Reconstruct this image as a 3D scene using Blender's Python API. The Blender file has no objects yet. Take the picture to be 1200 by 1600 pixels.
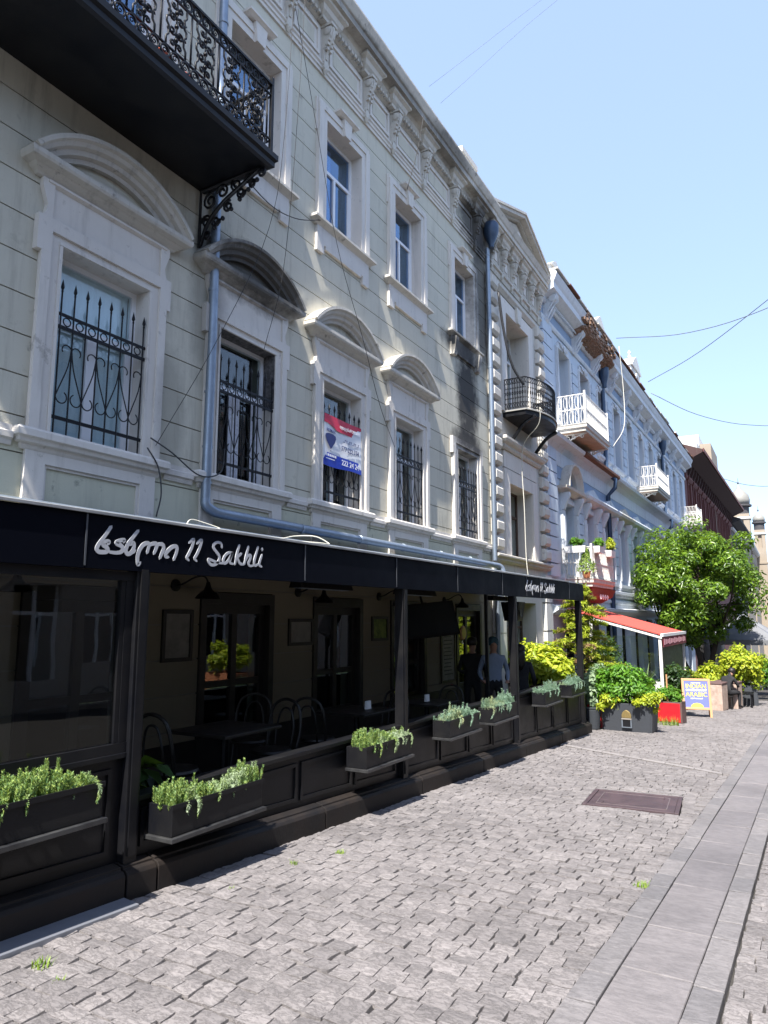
import bpy, math, random
import numpy as np
from mathutils import Matrix, Vector
R = math.radians
random.seed(7); rng = np.random.default_rng(7)
scene = bpy.context.scene
# ------------------------------------------------------------------ camera
EYE = 1.61                      # street rises towards the camera: ground z = -G * x
G = .046
cam = bpy.data.cameras.new("camera"); camo = bpy.data.objects.new("camera", cam)
scene.collection.objects.link(camo); scene.camera = camo
cam.sensor_fit = 'VERTICAL'; cam.sensor_height = 36.; cam.sensor_width = 27.
cam.lens = 24.95; cam.clip_start = .05; cam.clip_end = 3000
camo.location = (0, 0, EYE); camo.rotation_euler = (R(90 + 8.61), 0, R(29.7 - 90))
# ------------------------------------------------------------------ sky, sun, exposure
SUN = Vector((-.56, -.085, .82)).normalized()
w = bpy.data.worlds.new("World"); scene.world = w; w.use_nodes = True
nt = w.node_tree; bg = nt.nodes["Background"]
sky = nt.nodes.new("ShaderNodeTexSky"); sky.sky_type = 'NISHITA'; sky.sun_disc = False
sky.sun_elevation = math.asin(SUN.z); sky.sun_rotation = math.atan2(SUN.x, SUN.y)
sky.altitude = 400; sky.air_density = 1.0; sky.dust_density = 1.2; sky.ozone_density = 2.0
hz = nt.nodes.new("ShaderNodeMix"); hz.data_type = 'RGBA'; hz.inputs[0].default_value = .62      # thin even summer haze over the clear sky
nt.links.new(sky.outputs[0], hz.inputs[6]); hz.inputs[7].default_value = (1.22, 1.56, 2.35, 1); nt.links.new(hz.outputs[2], bg.inputs[0]); bg.inputs[1].default_value = .15
sun = bpy.data.lights.new("sun", 'SUN'); sun.energy = 3.9; sun.angle = R(.55); sun.color = (1, .955, .88)
suno = bpy.data.objects.new("sun", sun); scene.collection.objects.link(suno)
suno.rotation_euler = (-SUN).to_track_quat('-Z', 'Y').to_euler()
vs = scene.view_settings; vs.view_transform = 'Standard'; vs.look = 'None'; vs.exposure = 1.72; vs.gamma = 1
vs.use_curve_mapping = False
scene.cycles.use_denoising = True
scene.cycles.max_bounces = 7; scene.cycles.diffuse_bounces = 4; scene.cycles.transparent_max_bounces = 10
scene.cycles.caustics_reflective = False; scene.cycles.caustics_refractive = False

# ------------------------------------------------------------------ helpers
COL = scene.collection
class MB:
    def __init__(s): s.V = []; s.F = []; s.M = None
    def add(s, vs_, fs):
        b = len(s.V)
        if s.M is not None: vs_ = [tuple(s.M @ Vector(v)) for v in vs_]
        s.V += [tuple(v) for v in vs_]; s.F += [tuple(i + b for i in f) for f in fs]; return s
    def box(s, x0, x1, y0, y1, z0, z1):
        return s.add([(x0,y0,z0),(x1,y0,z0),(x1,y1,z0),(x0,y1,z0),(x0,y0,z1),(x1,y0,z1),(x1,y1,z1),(x0,y1,z1)],
                     [(0,3,2,1),(4,5,6,7),(0,1,5,4),(1,2,6,5),(2,3,7,6),(3,0,4,7)])
    def cbox(s, x, y, z, dx, dy, dz): return s.box(x-dx/2, x+dx/2, y-dy/2, y+dy/2, z-dz/2, z+dz/2)
    def frustum(s, a, b, za, zb):      # a, b = (x0,x1,y0,y1)
        v = [(a[0],a[2],za),(a[1],a[2],za),(a[1],a[3],za),(a[0],a[3],za),(b[0],b[2],zb),(b[1],b[2],zb),(b[1],b[3],zb),(b[0],b[3],zb)]
        return s.add(v, [(0,3,2,1),(4,5,6,7),(0,1,5,4),(1,2,6,5),(2,3,7,6),(3,0,4,7)])
    def prism(s, pts, a, b, ax='y'):   # polygon extruded along an axis
        f = {'y': lambda p, t: (p[0], t, p[1]), 'x': lambda p, t: (t, p[0], p[1]), 'z': lambda p, t: (p[0], p[1], t)}[ax]
        n = len(pts); v = [f(p, a) for p in pts] + [f(p, b) for p in pts]
        return s.add(v, [tuple(range(n)), tuple(range(2*n-1, n-1, -1))] + [(i, i+n, (i+1) % n+n, (i+1) % n) for i in range(n)])
    def tube(s, pts, r, n=6, closed=False, r1=None):
        P = [Vector(p) for p in pts]; m = len(P); v = []; f = []; u = None
        for i, p in enumerate(P):
            a = P[(i-1) % m] if (closed or i) else p; c = P[(i+1) % m] if (closed or i < m-1) else p
            t = (c - a).normalized() if (c-a).length > 1e-9 else Vector((0,0,1))
            if u is None: u = t.cross(Vector((0,0,1)) if abs(t.z) < .9 else Vector((1,0,0))).normalized()
            u = (u - t*u.dot(t)).normalized(); q = t.cross(u)
            rr = r if r1 is None else r + (r1-r)*i/max(1, m-1)
            if isinstance(r, (list, tuple)): rr = r[i]
            v += [tuple(p + (u*math.cos(2*math.pi*k/n) + q*math.sin(2*math.pi*k/n))*rr) for k in range(n)]
        for i in range(m if closed else m-1):
            j = (i+1) % m
            f += [(i*n+k, i*n+(k+1) % n, j*n+(k+1) % n, j*n+k) for k in range(n)]
        if not closed: f += [tuple(range(n-1, -1, -1)), tuple(range((m-1)*n, m*n))]
        return s.add(v, f)
    def lathe(s, prof, c=(0,0,0), n=16, axis='z'):
        v = []; f = []; m = len(prof)
        for r_, h in prof:
            for k in range(n):
                a = 2*math.pi*k/n; x, y = r_*math.cos(a), r_*math.sin(a)
                v.append((c[0]+x, c[1]+y, c[2]+h) if axis == 'z' else ((c[0]+x, c[1]+h, c[2]+y) if axis == 'y' else (c[0]+h, c[1]+x, c[2]+y)))
        for i in range(m-1): f += [(i*n+k, i*n+(k+1) % n, (i+1)*n+(k+1) % n, (i+1)*n+k) for k in range(n)]
        f += [tuple(range(n-1, -1, -1)), tuple(range((m-1)*n, m*n))]
        return s.add(v, f)
    def mould(s, prof, x0, x1, y=0., back=0., ends=True):
        """wall moulding with mitred returns; prof = [(out, z)...] from bottom to top, wall plane y, outward -y"""
        n = len(prof); v = []
        for o, z in prof:
            e = o if ends else 0
            v += [(x0-e, y+back, z), (x0-e, y-o, z), (x1+e, y-o, z), (x1+e, y+back, z)]
        f = []
        for i in range(n-1):
            for k in range(3): f.append((i*4+k, i*4+k+1, i*4+4+k+1, i*4+4+k))
            f.append((i*4+3, i*4, i*4+4, i*4+7))
        f += [(0,3,2,1), tuple((n-1)*4+k for k in (0,1,2,3))]
        return s.add(v, f)
    def arc(s, prof, cx, zc, a0, a1, n=20, y=0.):
        """prof = [(out, radius)...] swept round (cx,zc); angles from +x"""
        v = []; f = []; m = len(prof)
        for i in range(n+1):
            a = a0 + (a1-a0)*i/n
            v += [(cx + r_*math.cos(a), y-o, zc + r_*math.sin(a)) for o, r_ in prof]
        for i in range(n): f += [(i*m+k, i*m+(k+1) % m, (i+1)*m+(k+1) % m, (i+1)*m+k) for k in range(m)]
        f += [tuple(range(m)), tuple(n*m+k for k in range(m-1, -1, -1))]
        return s.add(v, f)
    def ball(s, c, r, n=8, m=6, sc=(1,1,1)):
        return s.lathe([(max(1e-4, r*math.sin(math.pi*i/m))*1, -r*math.cos(math.pi*i/m)*sc[2]) for i in range(m+1)], c, n)
    def mesh(s, name, smooth=False, ang=None):
        me = bpy.data.meshes.new(name); me.from_pydata(s.V, [], s.F); me.validate(); me.update()
        import bmesh
        b = bmesh.new(); b.from_mesh(me); bmesh.ops.recalc_face_normals(b, faces=b.faces); b.to_mesh(me); b.free()
        if smooth or ang:
            me.polygons.foreach_set('use_smooth', [True]*len(me.polygons))
            if ang: me.set_sharp_from_angle(angle=R(ang))
        return me
    def build(s, name, mat, parent=None, loc=(0,0,0), rot=None, smooth=False, ang=None, bev=0):
        return put(s.mesh(name, smooth, ang), name, mat, parent, loc, rot, bev)
def put(me, name, mat, parent=None, loc=(0,0,0), rot=None, bev=0):
    if mat is not None and not me.materials: me.materials.append(mat)
    o = bpy.data.objects.new(name, me); COL.objects.link(o)
    o.location = loc
    if rot: o.rotation_euler = rot
    if parent is not None: o.parent = parent
    if bev:
        m = o.modifiers.new("bevel", 'BEVEL'); m.width = bev; m.segments = 2; m.limit_method = 'ANGLE'; m.harden_normals = False
    return o
CACHE = {}
def part(name, mat, parent, key, fn, loc=(0,0,0), rot=None, smooth=False, ang=None, bev=0):
    if key not in CACHE:
        b = MB(); fn(b); CACHE[key] = b.mesh(name, smooth, ang)
    return put(CACHE[key], name, mat, parent, loc, rot, bev)
def thing(name, label, cat, loc=(0,0,0), rotz=0, group=None, rot=None):
    o = bpy.data.objects.new(name, None); COL.objects.link(o); o.empty_display_size = .2
    o.location = loc; o.rotation_euler = rot or (0, 0, rotz)
    return tag(o, label, cat, group)
def tag(o, label=None, cat=None, group=None, kind=None):
    for k, v in (('label', label), ('category', cat), ('group', group), ('kind', kind)):
        if v: o[k] = v
    return o
def copy_tree(o, parent=None, loc=None, rotz=None, label=None):
    c = o.copy(); COL.objects.link(c); c.parent = parent
    if loc is not None: c.location = loc
    if rotz is not None: c.rotation_euler = (0, 0, rotz)
    if label: c['label'] = label
    for ch in list(o.children): copy_tree(ch, c)
    return c
def npmesh(name, V, F, mat, parent=None, loc=(0,0,0), smooth=False):
    me = bpy.data.meshes.new(name); V = np.asarray(V, np.float32); F = np.asarray(F, np.int32); k = F.shape[1]
    me.vertices.add(len(V)); me.vertices.foreach_set('co', V.ravel())
    me.loops.add(F.size); me.loops.foreach_set('vertex_index', F.ravel())
    me.polygons.add(len(F)); me.polygons.foreach_set('loop_start', np.arange(0, F.size, k, dtype=np.int32))
    me.update(calc_edges=True); me.validate()
    if smooth: me.polygons.foreach_set('use_smooth', [True]*len(F))
    return put(me, name, mat, parent, loc)
def gz(x, y=0): return -G*x
def smoothline(P, k=4):
    P = [Vector(p) for p in P]; Q = [P[0]*2-P[1]] + P + [P[-1]*2-P[-2]]; out = []
    for i in range(1, len(Q)-2):
        a, b, c, d = Q[i-1:i+3]
        for j in range(k):
            t = j/k; out.append(.5*((2*b) + (c-a)*t + (2*a-5*b+4*c-d)*t*t + (3*b-a-3*c+d)*t**3))
    return out + [P[-1]]

# ------------------------------------------------------------------ materials
def newmat(name):
    m = bpy.data.materials.new(name); m.use_nodes = True
    return m, m.node_tree, m.node_tree.nodes["Principled BSDF"]
class N:                                # tiny node-graph helper
    def __init__(s, t): s.t = t
    def n(s, ty, **k):
        o = s.t.nodes.new(ty)
        for a, v in k.items(): setattr(o, a, v)
        return o
    def l(s, a, b): s.t.links.new(a, b)
    def val(s, sock, v):
        if hasattr(v, 'is_output'): s.l(v, sock)
        else: sock.default_value = v
    def math(s, op, a, b=0., c=None, clamp=False):
        o = s.n("ShaderNodeMath", operation=op, use_clamp=clamp); s.val(o.inputs[0], a); s.val(o.inputs[1], b)
        if c is not None: s.val(o.inputs[2], c)
        return o.outputs[0]
    def noise(s, vec, scale, detail=4, rough=.6, dist=0.):
        o = s.n("ShaderNodeTexNoise"); o.inputs['Scale'].default_value = scale; o.inputs['Detail'].default_value = detail
        o.inputs['Roughness'].default_value = rough; o.inputs['Distortion'].default_value = dist; s.l(vec, o.inputs['Vector']); return o.outputs['Fac']
    def ramp(s, f, a, b, lo=0., hi=1.):
        o = s.n("ShaderNodeMapRange"); o.inputs[1].default_value = a; o.inputs[2].default_value = b
        o.inputs[3].default_value = lo; o.inputs[4].default_value = hi; s.val(o.inputs[0], f); return o.outputs[0]
    def mix(s, f, a, b, mode='MIX'):
        o = s.n("ShaderNodeMix", data_type='RGBA', blend_type=mode); s.val(o.inputs[0], f)
        for i, v in ((6, a), (7, b)):
            if hasattr(v, 'is_output'): s.l(v, o.inputs[i])
            else: o.inputs[i].default_value = (*v, 1) if len(v) == 3 else v
        return o.outputs[2]
    def pos(s, scale=None):
        g = s.n("ShaderNodeNewGeometry").outputs['Position']
        if scale:
            m = s.n("ShaderNodeMapping"); m.inputs['Scale'].default_value = scale; s.l(g, m.inputs[0]); return m.outputs[0]
        return g
    def bump(s, h, strength, dist, bsdf):
        b = s.n("ShaderNodeBump"); b.inputs['Strength'].default_value = strength; b.inputs['Distance'].default_value = dist
        s.l(h, b.inputs['Height']); s.l(b.outputs[0], bsdf.inputs['Normal'])
def plaster(name, c, dirt=(.12,.11,.09), var=.18, streak=.25, spots=.2, rough=.85, bump=.25, blobs=(), bscale=60, chips=None, island=0.):
    """painted render: mottling, vertical rain streaks, specks, optional soot blobs (x,z,rx,rz,amount)"""
    m, t, b = newmat(name); g = N(t); p = g.pos()
    n1 = g.noise(p, .9, 5, .65); n2 = g.noise(p, 7, 4, .6)
    sv = g.noise(g.pos((5, 5, .45)), 1.4, 5, .7)
    col = g.mix(g.ramp(n1, .3, .75, 0, var), c, tuple(x*.62 for x in c))
    col = g.mix(g.ramp(n2, .35, .8, 0, var*.7), col, tuple(min(1, x*1.18) for x in c))
    if streak: col = g.mix(g.math('MULTIPLY', g.ramp(sv, .52, .78), g.ramp(n1, .35, .6, streak*.4, streak)), col, dirt)
    if spots: col = g.mix(g.math('MULTIPLY', g.ramp(n2, .63, .72), spots), col, dirt)
    if chips:
        nc = g.noise(p, 3.2, 6, .7); col = g.mix(g.ramp(nc, .66, .69, 0, chips[1]), col, chips[0])
    if island:
        ri = g.n("ShaderNodeNewGeometry").outputs['Random Per Island']; oi = g.n("ShaderNodeObjectInfo").outputs['Random']
        col = g.mix(g.math('MULTIPLY', g.math('FRACT', g.math('ADD', ri, oi)), island), col, tuple(x*.45 for x in c))
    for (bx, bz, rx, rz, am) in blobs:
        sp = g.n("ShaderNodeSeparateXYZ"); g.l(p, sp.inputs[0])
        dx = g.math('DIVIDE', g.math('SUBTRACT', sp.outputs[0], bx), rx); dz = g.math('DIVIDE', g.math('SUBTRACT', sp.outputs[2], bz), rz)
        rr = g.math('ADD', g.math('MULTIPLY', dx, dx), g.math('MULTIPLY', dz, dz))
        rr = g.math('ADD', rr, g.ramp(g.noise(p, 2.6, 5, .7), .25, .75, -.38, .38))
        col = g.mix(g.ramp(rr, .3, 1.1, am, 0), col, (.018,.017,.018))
    g.l(col, b.inputs['Base Color']); b.inputs['Roughness'].default_value = rough
    if bump: g.bump(g.math('ADD', g.noise(p, bscale, 4, .7), g.math('MULTIPLY', n2, 1.4)), bump, .012, b)
    return m
def simple(name, c, rough=.5, metal=0., var=.15, scale=9, bump=0., bscale=80, spec=.5, coat=0., c2=None, island=0.):
    m, t, b = newmat(name); g = N(t); p = g.pos(); n1 = g.noise(p, scale, 5, .65)
    col = g.mix(g.ramp(n1, .3, .75, 0, 1 if c2 else var), c, c2 or tuple(x*.5 for x in c))
    if island:
        ri = g.n("ShaderNodeNewGeometry").outputs['Random Per Island']; oi = g.n("ShaderNodeObjectInfo").outputs['Random']
        col = g.mix(g.math('MULTIPLY', g.math('FRACT', g.math('ADD', ri, oi)), island), col, tuple(x*.45 for x in c))
    g.l(col, b.inputs['Base Color']); g.l(g.ramp(n1, .3, .7, max(0, rough-.08), min(1, rough+.1)), b.inputs['Roughness'])
    b.inputs['Metallic'].default_value = metal; b.inputs['Specular IOR Level'].default_value = spec; b.inputs['Coat Weight'].default_value = coat
    if bump: g.bump(g.noise(p, bscale, 4, .7), bump, .01, b)
    return m
def leafmat(name, c1, c2, c3=None, trans=.35, rough=.45):
    m, t, b = newmat(name); g = N(t); ri = g.n("ShaderNodeNewGeometry").outputs['Random Per Island']
    col = g.mix(ri, c1, c2)
    if c3: col = g.mix(g.ramp(g.noise(g.pos(), 2.3, 3), .52, .62), col, c3)
    g.l(col, b.inputs['Base Color']); b.inputs['Roughness'].default_value = rough; b.inputs['Specular IOR Level'].default_value = .35
    tr = g.n("ShaderNodeBsdfTranslucent"); mx = g.n("ShaderNodeMixShader"); mx.inputs[0].default_value = trans
    tc = g.mix(.35, col, (.35,.5,.02)); g.l(tc, tr.inputs[0])
    g.l(b.outputs[0], mx.inputs[1]); g.l(tr.outputs[0], mx.inputs[2]); g.l(mx.outputs[0], t.nodes["Material Output"].inputs[0])
    return m
def glassmat(name, tint=(.9,.95,.95), gloss_min=.02, rough=.01, wob=.02, gcol=(1,1,1)):
    m, t, b = newmat(name); g = N(t); t.nodes.remove(b)
    ge = g.n("ShaderNodeNewGeometry"); dt = g.n("ShaderNodeVectorMath", operation='DOT_PRODUCT'); g.l(ge.outputs['Normal'], dt.inputs[0]); g.l(ge.outputs['Incoming'], dt.inputs[1])
    fr_ = g.math('ADD', .04, g.math('MULTIPLY', .96, g.math('POWER', g.math('SUBTRACT', 1., g.math('ABSOLUTE', dt.outputs['Value']), clamp=True), 5.)))
    gl = g.n("ShaderNodeBsdfGlossy"); gl.inputs['Roughness'].default_value = rough; gl.inputs[0].default_value = (*gcol, 1)
    tr = g.n("ShaderNodeBsdfTransparent"); tr.inputs[0].default_value = (*tint, 1)
    bp = g.n("ShaderNodeBump"); bp.inputs['Strength'].default_value = wob; bp.inputs['Distance'].default_value = .05
    g.l(g.noise(g.pos(), 1.7, 2), bp.inputs['Height']); g.l(bp.outputs[0], gl.inputs['Normal'])
    mx = g.n("ShaderNodeMixShader"); g.l(g.math('ADD', fr_, gloss_min, clamp=True), mx.inputs[0])
    g.l(tr.outputs[0], mx.inputs[1]); g.l(gl.outputs[0], mx.inputs[2]); g.l(mx.outputs[0], t.nodes["Material Output"].inputs[0])
    return m
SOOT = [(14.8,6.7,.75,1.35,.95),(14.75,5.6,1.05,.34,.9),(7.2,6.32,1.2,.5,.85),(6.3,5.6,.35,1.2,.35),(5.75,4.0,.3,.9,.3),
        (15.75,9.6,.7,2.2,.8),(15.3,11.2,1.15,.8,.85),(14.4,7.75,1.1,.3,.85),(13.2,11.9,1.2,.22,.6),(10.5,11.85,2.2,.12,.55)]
M = {}
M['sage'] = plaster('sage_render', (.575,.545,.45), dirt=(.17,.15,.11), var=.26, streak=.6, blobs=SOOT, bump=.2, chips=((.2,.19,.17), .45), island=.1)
M['sagedark'] = plaster('sage_joint', (.22,.21,.18), var=.3, streak=.3)
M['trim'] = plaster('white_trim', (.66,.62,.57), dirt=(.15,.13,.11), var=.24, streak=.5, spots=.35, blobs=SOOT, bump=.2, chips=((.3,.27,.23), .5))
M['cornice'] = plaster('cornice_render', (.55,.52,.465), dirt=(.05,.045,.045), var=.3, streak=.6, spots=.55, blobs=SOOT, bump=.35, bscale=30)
M['panel'] = plaster('panel_sage', (.55,.54,.42), dirt=(.05,.055,.05), var=.2, streak=.3, spots=.5, bump=.2)
M['cream'] = plaster('cream_render', (.58,.55,.50), dirt=(.1,.08,.07), var=.28, streak=.55, spots=.35, bump=.35, chips=((.42,.27,.21), .6), bscale=30)
M['creamdirty'] = plaster('cream_dirty', (.52,.49,.44), dirt=(.06,.05,.045), var=.35, streak=.6, spots=.5, bump=.4, bscale=30)
M['blue'] = plaster('pale_blue_render', (.50,.565,.65), dirt=(.16,.15,.16), var=.22, streak=.35, spots=.25, bump=.2)
M['bluedeep'] = plaster('blue_frieze', (.27,.35,.48), dirt=(.1,.1,.12), var=.25, streak=.3)
M['bluetrim'] = plaster('blue_white_trim', (.60,.63,.67), dirt=(.14,.12,.11), var=.25, streak=.5, spots=.4, bump=.3)
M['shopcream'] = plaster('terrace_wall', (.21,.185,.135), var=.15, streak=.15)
M['red'] = plaster('red_brick_wall', (.13,.042,.038), var=.3, streak=.3)
M['reddark'] = plaster('red_dark_eave', (.055,.026,.024), var=.3, streak=.3)
M['beige'] = plaster('beige_stone', (.29,.24,.185), var=.2, streak=.25, dirt=(.25,.2,.15))
M['whitewall'] = plaster('white_wall', (.62,.61,.58), var=.12, streak=.25)
M['darkwall'] = plaster('dark_wall', (.06,.058,.062), var=.3)
M['iron'] = simple('black_iron', (.006,.006,.008), .45, .2, var=.4, scale=20, bump=.2, spec=.3)
M['whiteiron'] = simple('white_painted_iron', (.75,.74,.72), .5, 0, c2=(.6,.56,.5), scale=12)
M['rust'] = simple('rust', (.16,.06,.03), .85, 0, var=.5, scale=14, bump=.4)
M['galv'] = simple('galvanised_steel', (.27,.32,.385), .42, .6, var=.45, scale=6, bump=.08, bscale=12)
M['bluepipe'] = simple('blue_painted_pipe', (.035,.065,.12), .4, .2, var=.4, scale=6)
M['roofmetal'] = simple('roof_sheet', (.42,.5,.6), .3, .8, var=.3, scale=3)
M['coping'] = simple('coping_sheet', (.6,.61,.6), .45, .3, var=.25, scale=2)
M['glass'] = glassmat('window_glass'); M['shopglass'] = glassmat('terrace_glass', (.86,.88,.88), .0)
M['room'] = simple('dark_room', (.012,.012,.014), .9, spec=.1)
M['curtain'] = simple('net_curtain', (.72,.80,.88), .9, var=.22, scale=5)
M['skyglass'] = glassmat('upper_glass', (.5,.65,.85), .16, gcol=(.62,.82,1.0))
M['pvc'] = simple('white_window_frame', (.78,.79,.82), .4, var=.1)
M['woodframe'] = simple('brown_frame', (.10,.06,.04), .6, var=.5)
M['black'] = simple('black_paint', (.005,.0055,.008), .42, c2=(.013,.0125,.0125), scale=3, bump=.12, bscale=40, spec=.22)
M['fascia'] = simple('black_fascia', (.0028,.0035,.007), .5, var=.5, scale=2.2, bump=.1, bscale=6, spec=.05)
M['plinth'] = simple('worn_black_plinth', (.008,.008,.009), .6, c2=(.024,.018,.015), scale=3, bump=.3, bscale=25, spec=.25)
M['letter'] = simple('silver_letter', (.43,.44,.47), .5, var=.2, scale=20)
M['edgetrim'] = simple('roof_edge_trim', (.13,.14,.155), .5, c2=(.33,.33,.33), scale=1.5)
M['white'] = simple('white_paint', (.78,.78,.78), .45, var=.08)
M['darkwood'] = simple('dark_wood', (.008,.006,.005), .5, var=.5, scale=6)
M['floor'] = simple('terrace_floor', (.008,.007,.006), .7, var=.4)
M['paper'] = simple('print_paper', (.26,.25,.22), .8, c2=(.16,.15,.14), scale=7)
M['greenprint'] = simple('green_print', (.25,.32,.08), .8, c2=(.04,.08,.03), scale=12)
M['copper'] = simple('copper', (.5,.2,.09), .35, .9, var=.2)
M['terracotta'] = simple('terracotta', (.36,.13,.06), .7, var=.25)
M['wire'] = simple('cable_black', (.02,.02,.022), .6)
M['wiregrey'] = simple('cable_grey', (.12,.14,.15), .6)
M['wirewhite'] = simple('cable_white', (.6,.58,.5), .6)
M['redpaint'] = simple('red_paint', (.52,.012,.02), .4, var=.15)
M['brownside'] = simple('brown_side', (.12,.07,.065), .6, var=.4)
M['canopy'] = simple('red_canvas', (.50,.07,.05), .85, var=.12, scale=3)
M['canopydark'] = simple('burgundy_valance', (.17,.02,.03), .85, var=.2)
M['pinkprint'] = simple('pink_print', (.62,.32,.36), .8)
M['planterblack'] = simple('charcoal_planter', (.045,.05,.06), .55, var=.35, scale=4, bump=.2, bscale=30)
M['wicker'] = simple('grey_wicker', (.035,.04,.048), .6, var=.4, scale=30)
M['brass'] = simple('aged_brass', (.30,.22,.09), .5, .6, var=.5, scale=30, bump=.4)
M['oak'] = simple('orange_wood', (.52,.27,.13), .5, var=.25, scale=8)
M['signblue'] = simple('sign_blue', (.10,.12,.30), .6, var=.1)
M['yellow'] = simple('yellow_print', (.60,.50,.07), .6)
M['stonebox'] = simple('rough_stone_box', (.30,.21,.17), .9, c2=(.5,.40,.34), scale=8, bump=.5, bscale=30)
M['bark'] = simple('bark', (.035,.026,.02), .9, var=.5, scale=14, bump=.6, bscale=30)
M['soil'] = simple('soil', (.03,.02,.014), .95, var=.5, bump=.5)
M['skin'] = simple('skin', (.36,.2,.14), .55, var=.1)
M['hair'] = simple('hair', (.012,.009,.008), .5, var=.3)
M['shirt'] = simple('pale_blue_shirt', (.22,.27,.36), .8, var=.25, scale=12)
M['darkcloth'] = simple('dark_cloth', (.015,.015,.018), .85, var=.4)
M['cap'] = simple('teal_cap', (.035,.09,.12), .8)
M['brick'] = simple('exposed_brick', (.33,.19,.12), .9, c2=(.2,.15,.12), scale=9, bump=.8, bscale=25, island=.6)
M['greycanvas'] = simple('grey_canvas', (.16,.165,.18), .8, var=.3, scale=2)
M['mint'] = simple('mint_panel', (.16,.45,.42), .6)
M['bannerwhite'] = simple('banner_white', (.72,.73,.77), .5, var=.06)
M['bannerred'] = simple('banner_red', (.55,.012,.05), .5, var=.15)
M['bannerblue'] = simple('banner_blue', (.012,.045,.42), .5, var=.15)
M['bannernavy'] = simple('banner_navy', (.012,.02,.12), .5)
M['orangecloth'] = simple('orange_cloth', (.62,.10,.035), .8, var=.3)
M['sedum'] = leafmat('sedum_leaf', (.12,.24,.10), (.33,.41,.10), (.38,.46,.30), .25)
M['sedumpale'] = leafmat('sedum_pale', (.15,.27,.20), (.34,.46,.34), (.40,.44,.24), .25)
M['leaf'] = leafmat('broad_leaf', (.02,.06,.012), (.20,.33,.03), None, .4, .3)
M['leafdark'] = leafmat('dark_leaf', (.012,.035,.010), (.04,.085,.018))
M['lime'] = leafmat('lime_leaf', (.22,.32,.02), (.50,.52,.04), None, .4)
M['fresh'] = leafmat('fresh_leaf', (.045,.15,.015), (.15,.32,.03), None, .4)
M['greyleaf'] = leafmat('grey_leaf', (.10,.17,.09), (.30,.38,.24), None, .3)
M['conifer'] = leafmat('conifer_leaf', (.16,.24,.015), (.46,.50,.04), (.22,.12,.07), .35)
M['grass'] = leafmat('grass_blade', (.08,.17,.02), (.25,.34,.05))
M['reed'] = simple('reed_screen', (.42,.34,.30), .85, var=.5, scale=30)
M['strap'] = leafmat('strap_leaf', (.03,.07,.03), (.16,.22,.10), None, .2)
def stonemat(name, c, c2, vein=.5, rough=.85, bump=.6, scale=14, island=.55):
    m, t, b = newmat(name); g = N(t); p = g.pos()
    ri = g.n("ShaderNodeNewGeometry").outputs['Random Per Island']; oi = g.n("ShaderNodeObjectInfo").outputs['Random']
    rnd = g.math('FRACT', g.math('ADD', ri, g.math('MULTIPLY', oi, 7.3)))
    ps = g.pos((1.5, .55, 1)); big = g.noise(p, .45, 3, .6); fine = g.noise(ps, scale*3.4, 5, .8); mid = g.noise(ps, scale*1.4, 6, .75, .2)
    col = g.mix(g.math('MULTIPLY', rnd, island), c, c2)
    col = g.mix(g.ramp(big, .35, .7, 0, .4), col, tuple(x*1.2 for x in c2))
    col = g.mix(g.ramp(g.noise(p, .8, 4, .65), .5, .72, 0, .4), col, tuple(x*.62 for x in c))
    ridg = g.math('ABSOLUTE', g.math('SUBTRACT', g.noise(ps, scale*1.5, 6, .75, .3), .5))
    crack = g.ramp(ridg, 0, .035, 1, 0)
    col = g.mix(g.math('MULTIPLY', crack, vein), col, tuple(x*.3 for x in c))
    col = g.mix(g.ramp(fine, .35, .75, 0, .6), col, tuple(x*.5 for x in c))
    g.l(col, b.inputs['Base Color']); b.inputs['Roughness'].default_value = rough; b.inputs['Specular IOR Level'].default_value = .3
    h = g.math('ADD', g.math('MULTIPLY', mid, 1.2), g.math('SUBTRACT', g.math('MULTIPLY', fine, .5), g.math('MULTIPLY', crack, .35)))
    g.bump(h, bump, .016, b); return m
M['cobble'] = stonemat('cobble_stone', (.162,.149,.15), (.278,.255,.252), .5, bump=.55, island=.85)
M['slab'] = stonemat('slab_stone', (.12,.112,.119), (.205,.188,.19), .16, .7, .25, 5, .85)
M['kerb'] = stonemat('border_stone', (.13,.125,.132), (.22,.204,.205), .25, .8, .4, 8, .85)
M['bandstone'] = stonemat('pale_band_stone', (.235,.217,.217), (.32,.295,.29), .3, .8, .4, 10, .6)
M['joint'] = simple('joint_sand', (.05,.046,.043), .95, var=.5, scale=30, bump=.6, bscale=60)
M['manhole'] = simple('rusty_iron_plate', (.05,.033,.038), .6, .2, c2=(.085,.055,.06), scale=6, bump=.3, bscale=70)
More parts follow.
